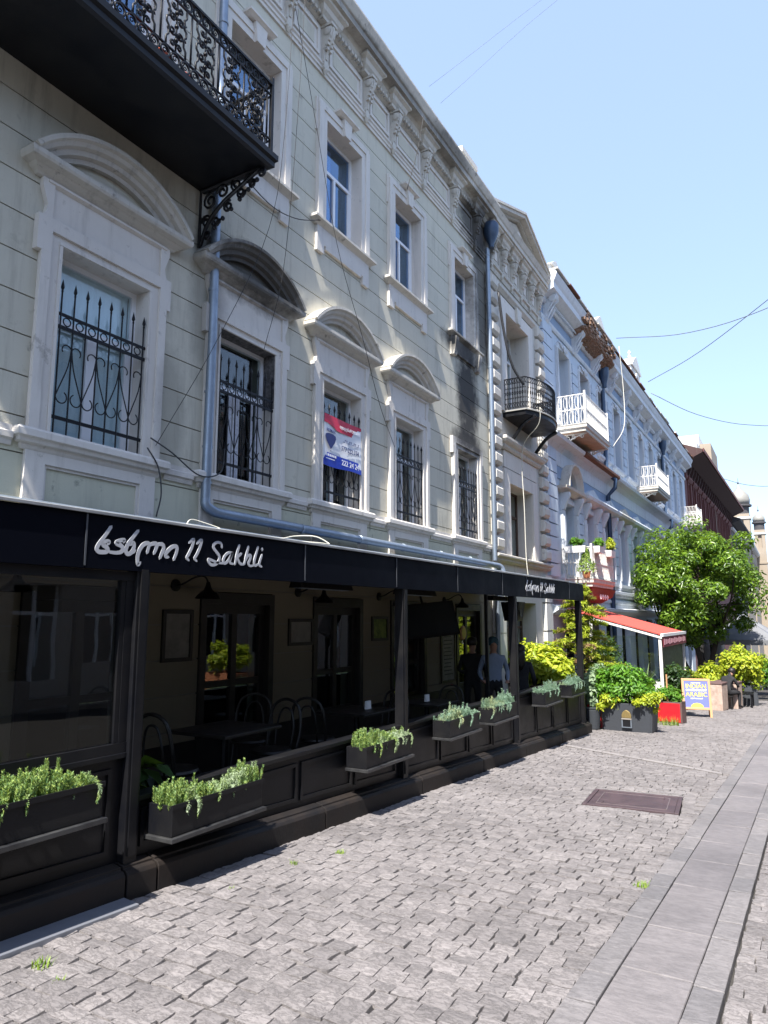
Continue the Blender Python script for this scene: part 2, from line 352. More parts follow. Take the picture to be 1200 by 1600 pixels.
# ================================================================== GROUND
road = MB().add([(-40,-40,gz(-40)-.045),(900,-40,gz(900)-.045),(900,60,gz(900)-.045),(-40,60,gz(-40)-.045)], [(0,1,2,3)]).build('road', M['joint'])
tag(road, kind='structure')
def cobble_mesh(sd):
    """one hewn sett, unit footprint, top at z=0"""
    r = random.Random(sd); n = 4; V = []; F = []
    jx = [r.uniform(-.022,.022) for _ in range(4)]; jy = [r.uniform(-.03,.03) for _ in range(4)]
    tx, ty = r.uniform(-.003,.003), r.uniform(-.003,.003)
    for j in range(n):
        for i in range(n):
            u, v = i/(n-1), j/(n-1)
            e = max(abs(u-.5), abs(v-.5))*2
            x = (u-.5)*.958; y = (v-.5)*.955
            cx = (jx[0]*(1-u)*(1-v)+jx[1]*u*(1-v)+jx[2]*u*v+jx[3]*(1-u)*v); cy = (jy[0]*(1-u)*(1-v)+jy[1]*u*(1-v)+jy[2]*u*v+jy[3]*(1-u)*v)
            z = (-.0045 if e > .9 else 0) + r.uniform(-.003,.003) + tx*(u-.5)*2 + ty*(v-.5)*2
            if e > .9: x += r.uniform(-.018,.018); y += r.uniform(-.015,.015)
            V.append((x+cx, y+cy, z))
    for j in range(n-1):
        for i in range(n-1): a = j*n+i; F.append((a, a+1, a+n+1, a+n))
    ring = [i for i in range(n)] + [j*n+n-1 for j in range(1,n)] + [(n-1)*n+i for i in range(n-2,-1,-1)] + [j*n for j in range(n-2,0,-1)]
    b = len(V)
    for i in ring: V.append((V[i][0]*1.05, V[i][1]*1.05, -.05))
    k = len(ring)
    for q in range(k): F.append((ring[q], b+q, b+(q+1) % k, ring[(q+1) % k]))
    return V, F
CV = [cobble_mesh(i) for i in range(14)]
CM = []
for V_, F_ in CV:
    me = bpy.data.meshes.new('cobblestone'); me.from_pydata(V_, [], F_); me.update()
    me.polygons.foreach_set('use_smooth', [True]*len(me.polygons)); me.set_sharp_from_angle(angle=R(42)); me.materials.append(M['cobble']); CM.append(me)
def strip_l(x): return 1.145-.019*x
def strip_r(x): return .50-.019*x
def vis(x, y, z):                       # rough: is the point inside the picture
    z -= EYE; cy_, sy_ = math.cos(R(29.7)), math.sin(R(29.7)); fw = x*cy_+y*sy_; rt = x*sy_-y*cy_
    cp, sp = math.cos(R(8.61)), math.sin(R(8.61)); zc = fw*cp+z*sp; yc = -fw*sp+z*cp
    if zc < .2: return False, 0
    px, py = 600+1109*rt/zc, 800-1109*yc/zc
    return (-60 < px < 1260 and py < 1660), zc
MH = (8.62, 1.70, .98, .98, R(5))
st = []
x = 1.3; row = 0
while x < 31:
    pitch = random.uniform(.102,.130)*(1 if x < 20 else 1.2)
    xc = x+pitch/2
    segs = []
    if x < 15.45: segs.append((strip_l(xc)+.002, 3.83))
    else: segs.append((strip_l(xc)+.002, 6.1))
    segs.append((-2.6, strip_r(xc)-.01))
    for (a, b) in segs:
        y = a
        skew = random.uniform(-.012,.012)
        while y < b-.05:
            wd = random.uniform(.105,.175)*(1 if x < 20 else 1.15); wd = min(wd, b-y)
            if b-(y+wd) < .05: wd = b-y
            yc = y+wd/2; wob = .03*math.sin(yc*1.7+x*.55)+.02*math.sin(yc*4.1+x)+skew
            X = xc+wob; ok, dep = vis(X, yc, gz(X)); ok = ok and not (abs(X-(10.74+.60*yc)) < .125 and yc > .9)
            mx = (X-MH[0])*math.cos(MH[4])+(yc-MH[1])*math.sin(MH[4]); my = -(X-MH[0])*math.sin(MH[4])+(yc-MH[1])*math.cos(MH[4])
            if ok and not (abs(mx) < MH[2]/2+.06 and abs(my) < MH[3]/2+.06):
                st.append((dep, X, yc, pitch*random.uniform(.97,1.04), wd*random.uniform(.95,1.0), random.uniform(-.025,.025), random.uniform(-.004,.004)))
            y += wd
    x += pitch; row += 1
st.sort()
tilt = math.atan(G)
for (dep, X, Y, sx, sy, rz, dz) in st[:300]:
    o = bpy.data.objects.new('cobblestone', random.choice(CM)); COL.objects.link(o); o.parent = road
    o.location = (X, Y, gz(X)+dz); o.scale = (sx, sy, 1); o.rotation_euler = (random.uniform(-.013,.013), tilt+random.uniform(-.013,.013), rz + random.choice((0, math.pi)))
VV = []; FF = []; base = 0
for (dep, X, Y, sx, sy, rz, dz) in st[300:]:
    V_, F_ = random.choice(CV); v = np.array(V_); c, s_ = math.cos(rz), math.sin(rz)
    if random.random() < .5: v[:, :2] *= -1
    x_ = v[:, 0]*sx; y_ = v[:, 1]*sy
    tx, ty = random.uniform(-.014,.014), random.uniform(-.014,.014)
    wx = X + x_*c - y_*s_; wy = Y + x_*s_ + y_*c
    VV.append(np.stack([wx, wy, -G*wx + v[:, 2] + dz + tx*x_ + ty*y_], 1)); FF.append(np.array(F_)+base); base += len(v)
cs = npmesh('cobblestones', np.concatenate(VV), np.concatenate(FF), M['cobble'], road, smooth=True)
cs.data.set_sharp_from_angle(angle=R(42)); cs['kind'] = 'stuff'
# --- dressed stone strip: border stones, slabs, border stones
def slab(name, x0, x1, ya, yb, mat, top, kick=0):
    g_ = .003; b = MB()
    def yy(f, x): return f(x)
    q = [(x0+g_, ya(x0)+g_), (x1-g_, ya(x1)+g_), (x1-g_, yb(x1)-g_), (x0+g_, yb(x0)-g_)]
    dz = [random.uniform(-.004,.004) for _ in range(4)]
    cxm = sum(p[0] for p in q)/4; cym = sum(p[1] for p in q)/4
    ins = [(p[0]+(cxm-p[0])*.02*(.6/(x1-x0)), p[1]+(cym-p[1])*.02) for p in q]
    v = [(p[0], p[1], gz(p[0])-.08) for p in q] + [(p[0], p[1], gz(p[0])+top-.005+d) for p, d in zip(q, dz)] + [(p[0], p[1], gz(p[0])+top+d) for p, d in zip(ins, dz)]
    b.add(v, [(8,9,10,11)] + [(i, (i+1) % 4, 4+(i+1) % 4, 4+i) for i in range(4)] + [(4+i, 4+(i+1) % 4, 8+(i+1) % 4, 8+i) for i in range(4)])
    return b.build(name, mat, road)
lw = lambda o: (lambda x: strip_l(x)+o)
L0, L1, R1, R0 = lw(0), lw(-.145), lw(-.50), lw(-.645)
for (ya, yb, nm, mt, l0, l1) in ((L1, L0, 'border_stone', 'kerb', .30, .50), (R1, L1, 'paving_slab', 'slab', .58, 1.15), (R0, R1, 'border_stone', 'kerb', .26, .44)):
    x = 1.4 + random.uniform(0,.3); n_ = 0
    while x < 34:
        ln = random.uniform(l0, l1)*(1 if x < 14 else 1.5)
        slab(nm, x, x+ln, ya, yb, M[mt], .006+random.uniform(-.004,.004)); x += ln
# --- pale band of dressed stones crossing the setts
y = 1.02
while y < 3.7:
    l_ = random.uniform(.28,.46); yb_ = min(3.78, y+l_); xa, xb = 10.74+.60*y, 10.74+.60*yb_; g_ = .004
    v = [(xa-.07,y+g_),(xb-.07,yb_-g_),(xb+.07,yb_-g_),(xa+.07,y+g_)]
    MB().add([(p[0],p[1],gz(p[0])-.06) for p in v]+[(p[0],p[1],gz(p[0])+.004) for p in v], [(4,5,6,7)]+[(i,(i+1) % 4,4+(i+1) % 4,4+i) for i in range(4)]).build('band_stone', M['bandstone'], road)
    y = yb_
# --- inspection cover in a stone surround
mh = thing('manhole_cover', 'rusty brown square iron manhole cover set in the cobbles', 'manhole cover', (MH[0], MH[1], gz(MH[0])), rot=(0, tilt, MH[4]))
b = MB().box(-.43,.43,-.44,.44,-.03,.004)
b.build('cover_plate', M['manhole'], mh, bev=.004)
b = MB()
for s in (-1, 1): b.box(-.49,.49,s*.465-.022,s*.465+.022,-.03,.010).box(s*.46-.022,s*.46+.022,-.443,.443,-.03,.010)
b.build('frame', M['manhole'], mh, bev=.004)
b = MB()
for s in (-1, 1): b.box(-.34,.34,s*.36-.004,s*.36+.004,.0035,.0075).box(s*.34-.004,s*.34+.004,-.36,.36,.0035,.0075)
b.build('rib', simple('worn_iron', (.25,.2,.2), .4, .6), mh)
for (x, y) in ((.27,-.30),(-.27,.30)):
    MB().tube([(x-.05,y,.006),(x+.05,y,.006)], .008).build('lifting_handle', M['manhole'], mh)
# surround setts of the cover
for k in range(28):
    s_, i = divmod(k, 7); a = -.49+.14*i+.07; o = .56
    x_, y_ = ((a, o), (o, -a), (-a, -o), (-o, a))[s_]
    c_, n_ = math.cos(MH[4]), math.sin(MH[4]); X = MH[0]+x_*c_-y_*n_; Y = MH[1]+x_*n_+y_*c_
    o_ = bpy.data.objects.new('cobblestone', random.choice(CM)); COL.objects.link(o_); o_.parent = road
    o_.location = (X, Y, gz(X)+.001); o_.scale = (.138,.125,1) if s_ % 2 == 0 else (.125,.138,1); o_.rotation_euler = (0, tilt, MH[4])
# --- weeds in the joints
def blades(n, spread, h, wd=.004, seed=1):
    r = np.random.default_rng(seed); V = []; F = []
    for i in range(n):
        a = r.uniform(0, 6.28); d_ = spread*math.sqrt(r.uniform(0, 1)); x, y = d_*math.cos(a), d_*math.sin(a); hh = h*r.uniform(.4, 1); b_ = r.uniform(0, 6.28); k = r.uniform(.2,.9)*hh
        dx, dy = math.cos(b_), math.sin(b_); px, py = -dy*wd, dx*wd; q = len(V)
        V += [(x-px,y-py,0),(x+px,y+py,0),(x+dx*k*.4+px*.7,y+dy*k*.4+py*.7,hh*.6),(x+dx*k*.4-px*.7,y+dy*k*.4-py*.7,hh*.6),(x+dx*k,y+dy*k,hh)]
        F += [(q,q+1,q+2,q+3),(q+3,q+2,q+4,q+4)]
    me = bpy.data.meshes.new('weed'); me.from_pydata(V, [], [f if f[2] != f[3] else f[:3] for f in F]); me.update(); return me
wm = [blades(38,.05,.055,seed=i) for i in range(3)]
for i, (x, y, s_, lb) in enumerate(((2.52,3.42,1.0,'tuft of grass in the cobbles nearest the bottom left corner'),(3.02,3.72,.75,'thin weed beside the metal step of the terrace'),
      (3.92,3.42,.45,'tiny weed between cobbles below the second flower box'),(5.05,3.28,.75,'small weed among cobbles right of the second flower box'),
      (4.62,3.42,.7,'flat green weed in a cobble joint near the terrace plinth'),(2.45,3.2,.6,'small weed at the lower left edge of the paving'),
      (5.55,1.07,1.0,'pale weed against the left border stones of the slab strip'))):
    o = put(wm[i % 3], 'weed', M['grass'], None, (x, y, gz(x)-.01)); o.scale = (s_,)*3; tag(o, lb, 'weed', 'weeds in the paving joints')
# ================================================================== SAGE BUILDING (A)
YA = 6.2
A = thing('town_house', 'sage green plastered town house with arched window pediments above the terrace', 'building', (0, YA, 0))
X0, X1 = -6.0, 16.1
WC = [-4.6, -2.26, .08, 2.43, 4.78, 7.09, 9.43, 11.79, 14.62]       # window axes (first four lie outside the picture)
LO = [(c-.58, c+.58, 3.40, 5.35) for c in WC]
UP = [(c-.575, c+.575, 8.0, 9.88) for c in WC]
DO = [(c-.68, c+.68, -1.2, 1.95) for c in WC]
def minus(x0, x1, z0, z1, ops):
    xs = sorted({x0, x1, *[min(max(v, x0), x1) for o in ops for v in o[:2]]}); zs = sorted({z0, z1, *[min(max(v, z0), z1) for o in ops for v in o[2:]]})
    out = []
    for i in range(len(zs)-1):
        cur = None
        for j in range(len(xs)-1):
            xm, zm = (xs[j]+xs[j+1])/2, (zs[i]+zs[i+1])/2
            if any(o[0] < xm < o[1] and o[2] < zm < o[3] for o in ops): cur = None; continue
            if cur: cur[1] = xs[j+1]
            else: cur = [xs[j], xs[j+1], zs[i], zs[i+1]]; out.append(cur)
    return [r for r in out if r[1]-r[0] > 1e-4 and r[3]-r[2] > 1e-4]
def grow(ops, d): return [(a-d, b_+d, c-d, e+d) for a, b_, c, e in ops]
wall = MB()
for r_ in minus(X0, X1, -1.2, 10.66, LO+UP+DO): wall.box(r_[0], r_[1], .018, .40, r_[2], r_[3])
wall.build('wall', M['sagedark'], A)
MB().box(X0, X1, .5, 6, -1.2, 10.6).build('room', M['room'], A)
# plaster courses with recessed joints, one piece per bay
ZS = [3.51+.398*i for i in range(18)]
bays = [X0] + [(WC[i]+WC[i+1])/2 for i in range(len(WC)-1)] + [X1]
vis_bays = [i for i in range(len(bays)-1) if bays[i+1] > 2.0]
def courses(parent, zs, ops, mat, name='plaster_course', depth=.3, g_=.007, bys=None, y0=0.):
    for i in range(len(zs)-1):
        for j in vis_bays:
            rs = minus(bays[j]+(.0 if j else 0), bays[j+1], zs[i]+g_, zs[i+1]-g_, ops)
            if not rs: continue
            for r_ in rs: MB().box(r_[0], r_[1], y0, depth, r_[2], r_[3]).build(name, mat, parent)
courses(A, [3.40]+ZS+[10.66], LO+UP, M['sage'])
# band under the sills and ground-floor courses inside the terrace
courses(A, [2.55, 3.16, 3.40], [], M['panel'])
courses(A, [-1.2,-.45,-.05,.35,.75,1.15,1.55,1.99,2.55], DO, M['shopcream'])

def lower_window(c, arch=True, curtain=False, wf=True):
    loc = (c, 0, 0)
    def surround(b):
        for s in (-1, 1):
            b.box(min(s*.56,s*.79), max(s*.56,s*.79), -.045, .26, 3.40, 5.34)
            b.box(min(s*.70,s*.805), max(s*.70,s*.805), -.075, -.0451, 3.40, 5.20)
            b.box(min(s*.70,s*.86), max(s*.70,s*.86), -.075, -.001, 5.201, 5.57)
            b.box(min(s*.565,s*.60), max(s*.565,s*.60), -.06, -.0451, 3.40, 5.34)
        b.box(-.79, .79, -.045, .26, 5.341, 5.50); b.box(-.70, .70, -.075, -.0451, 5.44, 5.57); b.box(-.60, .60, -.06, -.0451, 5.345, 5.38)
    part('window_surround', M['trim'], A, 'lw_sur%d' % arch, surround, loc)
    if arch:
        def frieze(b):
            b.box(-.70, .70, -.035, -.001, 5.571, 5.96); b.mould([(.04,5.92),(.075,5.94),(.075,5.965)], -.70, .70)
            for s in (-1, 1):
                pr = [(s*.70,5.58),(s*.80,5.58),(s*.775,5.64),(s*.765,5.70),(s*.80,5.80),(s*.83,5.88),(s*.83,5.97),(s*.70,5.97)]
                b.prism(pr, -.06, -.001)
        part('frieze_panel', M['trim'], A, 'lw_fr', frieze, loc)
        def corn(b): b.mould([(.05,5.881),(.07,5.905),(.11,5.93),(.13,5.955),(.20,5.975),(.215,6.0),(.215,6.05),(.19,6.062)], -.84, .84)
        part('pediment_cornice', M['cornice'], A, 'lw_co', corn, (c,0,.09))
        def ped(b):
            hw, rise, zc0 = 1.05, .50, 6.063
            Rr = (hw*hw+rise*rise)/(2*rise); zc = zc0+rise-Rr; a = math.asin(hw/Rr)
            b.arc([(.001,Rr),(.24,Rr),(.24,Rr-.045),(.20,Rr-.06),(.18,Rr-.10),(.13,Rr-.12),(.12,Rr-.17),(.07,Rr-.19),(.06,Rr-.235),(.001,Rr-.235)], 0, zc, math.pi/2-a*.985, math.pi/2+a*.985, 28)
            ri = Rr-.36; a2 = math.acos((zc0-zc)/ri)
            b.arc([(.001,ri),(.05,ri),(.05,ri-.06),(.001,ri-.06)], 0, zc, math.pi/2-a2*.97, math.pi/2+a2*.97, 20)
        part('arched_pediment', M['cornice'], A, 'lw_pe', ped, (c,0,.09), ang=40)
    def sill(b): b.mould([(.03,3.20),(.05,3.23),(.05,3.255),(.09,3.265),(.10,3.30),(.13,3.315),(.13,3.375),(.115,3.40)], -.80, .80)
    part('window_sill', M['trim'], A, 'lw_si', sill, loc)
    def apron(b):
        for s in (-1, 1): b.box(min(s*.58,s*.79), max(s*.58,s*.79), -.04, -.001, 2.56, 3.199)
        b.box(-.58, .58, -.04, -.001, 3.09, 3.199); b.box(-.58, .58, -.04, -.001, 2.56, 2.66)
        for s in (-1, 1): b.box(min(s*.55,s*.579), max(s*.55,s*.579), -.02, -.001, 2.66, 3.09)
        b.box(-.55, .55, -.02, -.001, 3.06, 3.089)
    part('apron_panel', M['trim'], A, 'lw_ap', apron, loc)
    wn = part('window', M['pvc'], A, 'lw_fr2', lambda b: (b.box(-.56,-.50,.16,.22,3.41,5.34), b.box(.50,.56,.16,.22,3.41,5.34), b.box(-.5,.5,.16,.22,3.41,3.47), b.box(-.5,.5,.16,.22,5.28,5.34),
        b.box(-.5,.5,.155,.22,4.60,4.68), b.box(-.06,.06,.15,.22,3.47,4.60), b.box(-.5,-.45,.165,.215,3.47,4.6), b.box(.45,.5,.165,.215,3.47,4.6)), loc)
    for k, (a, e, z0, z1) in enumerate(((-.45,-.06,3.47,4.6),(.06,.45,3.47,4.6),(-.5,.5,4.68,5.28))):
        part('pane', M['glass'], wn, 'lw_pn%d' % k, lambda b: b.box(a, e, .187, .193, z0, z1))
    if curtain:
        def cur(b):
            n = 60; v = [( -.5+1.0*i/n, .225+.006*math.sin(i*.95)+.004*math.sin(i*2.3+1), z) for z in (3.45, 5.3) for i in range(n+1)]
            b.add(v, [(i, i+1, n+2+i, n+1+i) for i in range(n)])
        part('curtain', M['curtain'], wn, 'curt', cur, smooth=True)
    return wn
def spiral(cx, cz, r0, a0, turns, d, y, n=14):
    return [(cx + (r0*(1-.78*t/n))*math.cos(a0+d*turns*6.283*t/n), y, cz + (r0*(1-.78*t/n))*math.sin(a0+d*turns*6.283*t/n)) for t in range(n+1)]
def grille(c, spear=True, z0=3.41, zt=5.02, y=-.03, hw=.53, mat=None):
    mat = mat or M['iron']
    g_ = part('window_grille', mat, A, 'gr_rails%s' % spear, lambda b: (b.box(-hw-.03,hw+.05,y-.004,y+.012,4.50,4.535), b.box(-hw-.03,hw+.05,y-.004,y+.012,4.635,4.665), b.box(-hw-.03,-hw-.012,y-.004,y+.012,4.535,4.635)), (c,0,0))
    part('grille_rail', mat, g_, 'gr_bot', lambda b: b.box(-hw-.03,hw+.05,y-.004,y+.012,3.565,3.60))
    n = 8; sp = 2*hw/(n-1)
    for i in range(n):
        x = -hw+.01+i*sp*.985
        def bar(b):
            b.tube([(0,y,z0),(0,y,zt-.11)], .0085, 6)
            b.lathe([(.006,0),(.02,.03),(.017,.05),(.0005,.12)], (0,y,zt-.12), 6)
            b.lathe([(.012,0),(.012,.012)], (0,y,zt-.135), 6)
        part('grille_bar', mat, g_, 'gr_bar', bar, (x,0,0))
    for i in range(n-1):
        part('grille_ring', mat, g_, 'gr_ring', lambda b: b.tube([(.042*math.cos(a), y, 4.585+.042*math.sin(a)) for a in np.linspace(0, 6.283, 12, endpoint=False)], .007, 5, True), (-hw+.01+(i+.5)*sp*.985, 0, 0))
    def scroll(b, s):
        # one leg of the lyre: curl at the top, long diagonal, curl at the bottom
        top = [(s*(.035+.045*math.cos(a)), y, 4.30+.045*math.sin(a)) for a in np.linspace(-1.2, 2.9, 9)]
        top = [(s*(.005+.05+.052*math.cos(t)), y, 4.295+.052*math.sin(t)) for t in np.linspace(-.6, 3.0, 10)]
        bot = [(s*(.145-.062+.062*math.cos(t)), y, 3.80+.062*math.sin(t)) for t in np.linspace(.25, -4.2, 12)]
        bot = [(p[0]*(1-.0*i), p[1], p[2]) for i, p in enumerate(bot)]
        b.tube(smoothline([*top, (s*.03,y,4.13), (s*.085,y,3.97), *bot], 2), .0068, 5)
    for i in range(4):
        x = -hw+.01+(1+2*i)*sp*.985 - sp*.0
        for s in ((-1, 1) if i < 3 else (-1,)):
            part('grille_scroll', mat, g_, 'gr_sc%d' % s, lambda b: scroll(b, s), (x,0,0), smooth=True)
    return g_
for i, c in enumerate(WC):
    if c < 3: continue
    if i < 8:
        lower_window(c, True, curtain=(i == 4))
    else:
        lower_window(c, False)
    grille(c)
# burnt reveal of the second window, protective tape on its new frames
for (x0, x1) in ((-.17,-.11),(-.08,.05),(.33,.40)):
    pass
tp = MB()
for (x0, x1) in ((-.15,-.09),(-.05,.05),(.28,.34),(.40,.47)): tp.box(x0, x1, .148, .154, 3.45, 4.60)
tp.box(-.5, .5, .150, .154, 3.412, 3.468)
tp.build('protective_film', simple('film', (.7,.72,.78), .35, c2=(.35,.36,.42), scale=30), A, (WC[5],0,0))
sh = MB().box(.5595,.562,-.044,.16,4.55,5.34).box(-.555,.555,-.044,.16,5.3365,5.3395)
sh.build('burnt_reveal', simple('char', (.012,.011,.011), .95, c2=(.2,.19,.19), scale=16, bump=.6), A, (WC[5]-.0035,0,0))
# string course
xs = [X0]+[v for c in WC for v in (c-.93, c+.93)]+[X1]
for k in range(0, len(xs), 2):
    if xs[k+1]-xs[k] > .02 and xs[k+1] > 2: MB().mould([(.02,3.21),(.03,3.24),(.03,3.26),(.055,3.275),(.055,3.33),(.03,3.345),(.03,3.40)], xs[k], xs[k+1], ends=False).build('string_course', M['trim'], A)

def upper_window(c, fancy=False, blind=False):
    loc = (c, 0, 0)
    def sur(b):
        for s in (-1, 1):
            b.box(min(s*.555,s*.80), max(s*.555,s*.80), -.05, .26, 8.0, 9.87); b.box(min(s*.80,s*.835), max(s*.80,s*.835), -.03, -.001, 9.55, 10.14)
            b.box(min(s*.67,s*.80), max(s*.67,s*.80), -.07, -.0501, 8.0, 10.06)
        b.box(-.80, .80, -.05, .26, 9.871, 10.14); b.box(-.669, .669, -.07, -.0501, 9.99, 10.06)
        b.prism([(-.09,9.86),(.09,9.86),(.13,10.16),(-.13,10.16)], -.11, -.0501); b.mould([(.10,10.161),(.14,10.19),(.16,10.20),(.16,10.235)], -.14, .14)
    part('window_surround', M['trim'], A, 'uw_sur', sur, loc)
    def sill(b):
        b.mould([(.05,7.88),(.07,7.90),(.10,7.92),(.14,7.945),(.14,7.985),(.125,8.0)], -.80, .80)
    part('window_sill', M['cornice'], A, 'uw_si', sill, loc)
    def apron(b):
        b.box(-.80,.80,-.05,-.001,7.60,7.879); b.box(-.55,.55,-.05,-.001,7.55,7.599)
        for s in (-1, 1): b.box(min(s*.60,s*.80), max(s*.60,s*.80), -.05, -.001, 7.45, 7.599)
        if fancy:
            for s in (-1, 1): b.prism([(-.0501,7.45),(-.09,7.47),(-.12,7.6),(-.15,7.8),(-.15,7.875),(-.0501,7.875)], s*.68-.08, s*.68+.08, 'x')
    part('apron_panel', M['cornice'] if fancy else M['trim'], A, 'uw_ap%d' % fancy, apron, loc)
    wn = part('window', M['pvc'], A, 'uw_f', lambda b: (b.box(-.555,-.49,.18,.24,8.01,9.87), b.box(.49,.555,.18,.24,8.01,9.87), b.box(-.49,.49,.18,.24,8.01,8.07), b.box(-.49,.49,.18,.24,9.80,9.87),
        b.box(-.49,.49,.175,.24,9.16,9.22), b.box(-.03,.03,.17,.24,8.07,9.16), b.box(-.49,-.44,.185,.235,8.07,9.16), b.box(.44,.49,.185,.235,8.07,9.16)), loc)
    for k, (a, e, z0, z1) in enumerate(((-.44,-.03,8.07,9.16),(.03,.44,8.07,9.16),(-.49,.49,9.22,9.80))):
        part('pane', M['skyglass'], wn, 'uw_pn%d' % k, lambda b: b.box(a, e, .205, .211, z0, z1))
    MB().box(-.5, .1, .33, .34, 8.05, 9.8).build('blind', M['curtain'], wn) if blind else None
for i, c in enumerate(WC):
    if c > 3: upper_window(c, i == 8, i in (6, 7))
# entablature: architrave, frieze panels, consoles, dentils, cornice, attic
e = MB(); e.mould([(.03,10.64),(.03,10.70),(.05,10.71),(.05,10.76),(.075,10.78),(.075,10.81),(.03,10.83)], X0, X1, back=.3, ends=False); e.build('architrave', M['trim'], A)
MB().box(X0, X1, -.029, .3, 10.831, 11.50).build('frieze', M['trim'], A)
cons = sorted([c+s*.67 for c in WC for s in (-1, 1)])
def console(b):
    pr = [(-.030,10.74),(-.055,10.70),(-.09,10.72),(-.10,10.80),(-.085,10.88),(-.10,11.02),(-.15,11.15),(-.20,11.26),(-.23,11.36),(-.22,11.44),(-.03,11.45)]
    b.prism(pr, -.065, .065, 'x'); b.prism([(p[0]-.018, p[1]) for p in pr[4:10]]+[(-.05,11.44),(-.05,10.9)], -.025, .025, 'x')
    for s in (-1, 1):
        b.lathe([(.06,0),(.075,.012),(.06,.025)], (s*.065-(.0 if s > 0 else .025), -.155, 11.36), 12, 'x'); b.lathe([(.035,0),(.03,.02)], (s*.066-(.0 if s > 0 else .02), -.07, 10.84), 10, 'x')
        for k in range(4): b.cbox(s*.045, -.135-.03*k*.6, 11.05+.08*k, .05, .045, .05)
    b.lathe([(.005,0),(.03,.04),(.05,.09),(.035,.12)], (0,-.06,10.62), 8); b.box(-.085,.085,-.25,-.03,11.451,11.50)
for x in cons:
    if x > 6: part('console', M['cornice'], A, 'console', console, (x,0,0), ang=40)
def fpanel(b, hw):
    z0, z1 = 10.90, 11.40
    b.box(-hw,hw,-.06,-.0295,z1-.05,z1); b.box(-hw,hw,-.06,-.0295,z0,z0+.05)
    for s in (-1, 1): b.box(min(s*hw,s*(hw-.05)), max(s*hw,s*(hw-.05)), -.06, -.0295, z0+.05, z1-.05)
for i in range(len(cons)-1):
    a, e_ = cons[i]+.12, cons[i+1]-.12
    if e_-a > .2 and a > 5.5:
        fp = part('frieze_panel', M['trim'], A, 'fpn%.2f' % (e_-a), lambda b: fpanel(b, (e_-a)/2-.03), ((a+e_)/2,0,0))
        hw_ = (e_-a)/2-.16
        MB().box(-hw_,hw_,-.038,-.0295,11.02,11.28).build('panel_field', M['sage'], fp)
co = MB(); co.mould([(.04,11.501),(.09,11.53),(.09,11.60)], X0, X1, back=.3, ends=False)
co.mould([(.12,11.601),(.15,11.66),(.15,11.72),(.20,11.77),(.36,11.785),(.36,11.90),(.39,11.92),(.42,11.98),(.46,12.06),(.46,12.10),(.40,12.12),(.1,12.16)], X0, X1, back=.3, ends=False)
co.build('cornice', M['cornice'], A)
def dent(b):
    for k in range(6): b.box(k*.105, k*.105+.062, -.155, -.0901, 11.535, 11.5995)
for i in range(len(cons)-1):
    a, e_ = cons[i]+.11, cons[i+1]-.11
    if a > 6:
        n = int((e_-a)/.105)
        for k in range(n): x = a+(e_-a-n*.105)/2+k*.105; part('dentil', M['cornice'], A, 'dentil', lambda b: b.box(.02, .082, -.155, -.0901, 11.535, 11.5995), (x,0,0))
for x in cons:
    if x > 6: part('cornice_block', M['cornice'], A, 'cblk', lambda b: b.mould([(.16,11.501),(.17,11.55),(.22,11.6),(.24,11.68),(.30,11.72),(.30,11.782)], -.06, .06), (x,0,0))
at = MB().box(X0, X1+.55, .2, .5, 11.95, 13.08); at.build('attic', M['cream'], A)
x = 3.
while x < 16.6:
    MB().box(x, min(x+1.48, 16.62), .14, .56, 13.081, 13.13).build('coping', M['coping'], A); x += 1.5
MB().mould([(.06,11.96),(.06,13.05),(.14,13.10),(.14,13.24),(.08,13.30)], 15.05, 15.75, y=.2, back=.3).build('attic_pier', M['cream'], A)
MB().box(X0, X1, .6, 9, 11.95, 12.4).build('roof', M['coping'], A)
# side wall of the attic storey end
# downpipes
def pipe(name, pts, r, mat, parent, bands=()):
    o = MB().tube(pts, r, 12).build(name, mat, parent, ang=50)
    for (p, ax) in bands:
        b = MB()
        b.lathe([(r+.001,0),(r+.008,.004),(r+.008,.028),(r+.001,.032)], p, 12, ax); b.build('pipe_clamp', mat, o)
    return o
dp = thing('downpipe', 'galvanised downpipe left of the fire-marked window, turning along the terrace roof', 'downpipe', (6.2, YA, 2.9))
P_ = lambda x, y, z: (x-6.2, y, z-2.9)
pipe('pipe', [P_(6.34,-.07,11.6), P_(6.34,-.07,7.9), P_(6.34,-.085,5), P_(6.32,-.09,3.05)], .06, M['galv'], dp, [((6.34-6.2,-.075,k-2.9), 'z') for k in (9.6,8.4,6.15,5.75,4.4,3.7,3.25)])
pipe('elbow', smoothline([P_(6.32,-.09,3.06), P_(6.33,-.10,2.98), P_(6.45,-.12,2.92), P_(6.6,-.12,2.91)], 4), .062, M['galv'], dp)
pipe('drain_pipe', [P_(6.58,-.12,2.91), P_(11.2,-.15,2.90), P_(15.75,-.17,2.88)], .064, M['galv'], dp, [((x-6.2,-.14,0.0), 'x') for x in (8.2,9.8,11.3,12.9,14.4)])
pipe('outlet', smoothline([P_(15.7,-.17,2.88), P_(15.95,-.2,2.87), P_(16.05,-.25,2.83), P_(16.07,-.3,2.70)], 4), .07, M['galv'], dp)
dp2 = thing('downpipe', 'galvanised downpipe with hopper head where the sage and cream houses meet', 'downpipe', (16.05, YA, 2.9))
pipe('pipe', [(0,-.09,8.1),(0,-.10,5),(-.02,-.11,.1)], .058, M['galv'], dp2, [((0,-.095,k), 'z') for k in (1.2,3.0,4.9,6.6,7.9)])
MB().lathe([(.07,0),(.075,.1),(.16,.28),(.2,.42),(.2,.62),(.17,.66)], (0,-.2,8.1), 14).build('hopper_head', M['bluepipe'], dp2, ang=40)
pipe('lower_pipe', [(.05,-.12,.05),(.05,-.12,-3.5)], .058, M['galv'], dp2)

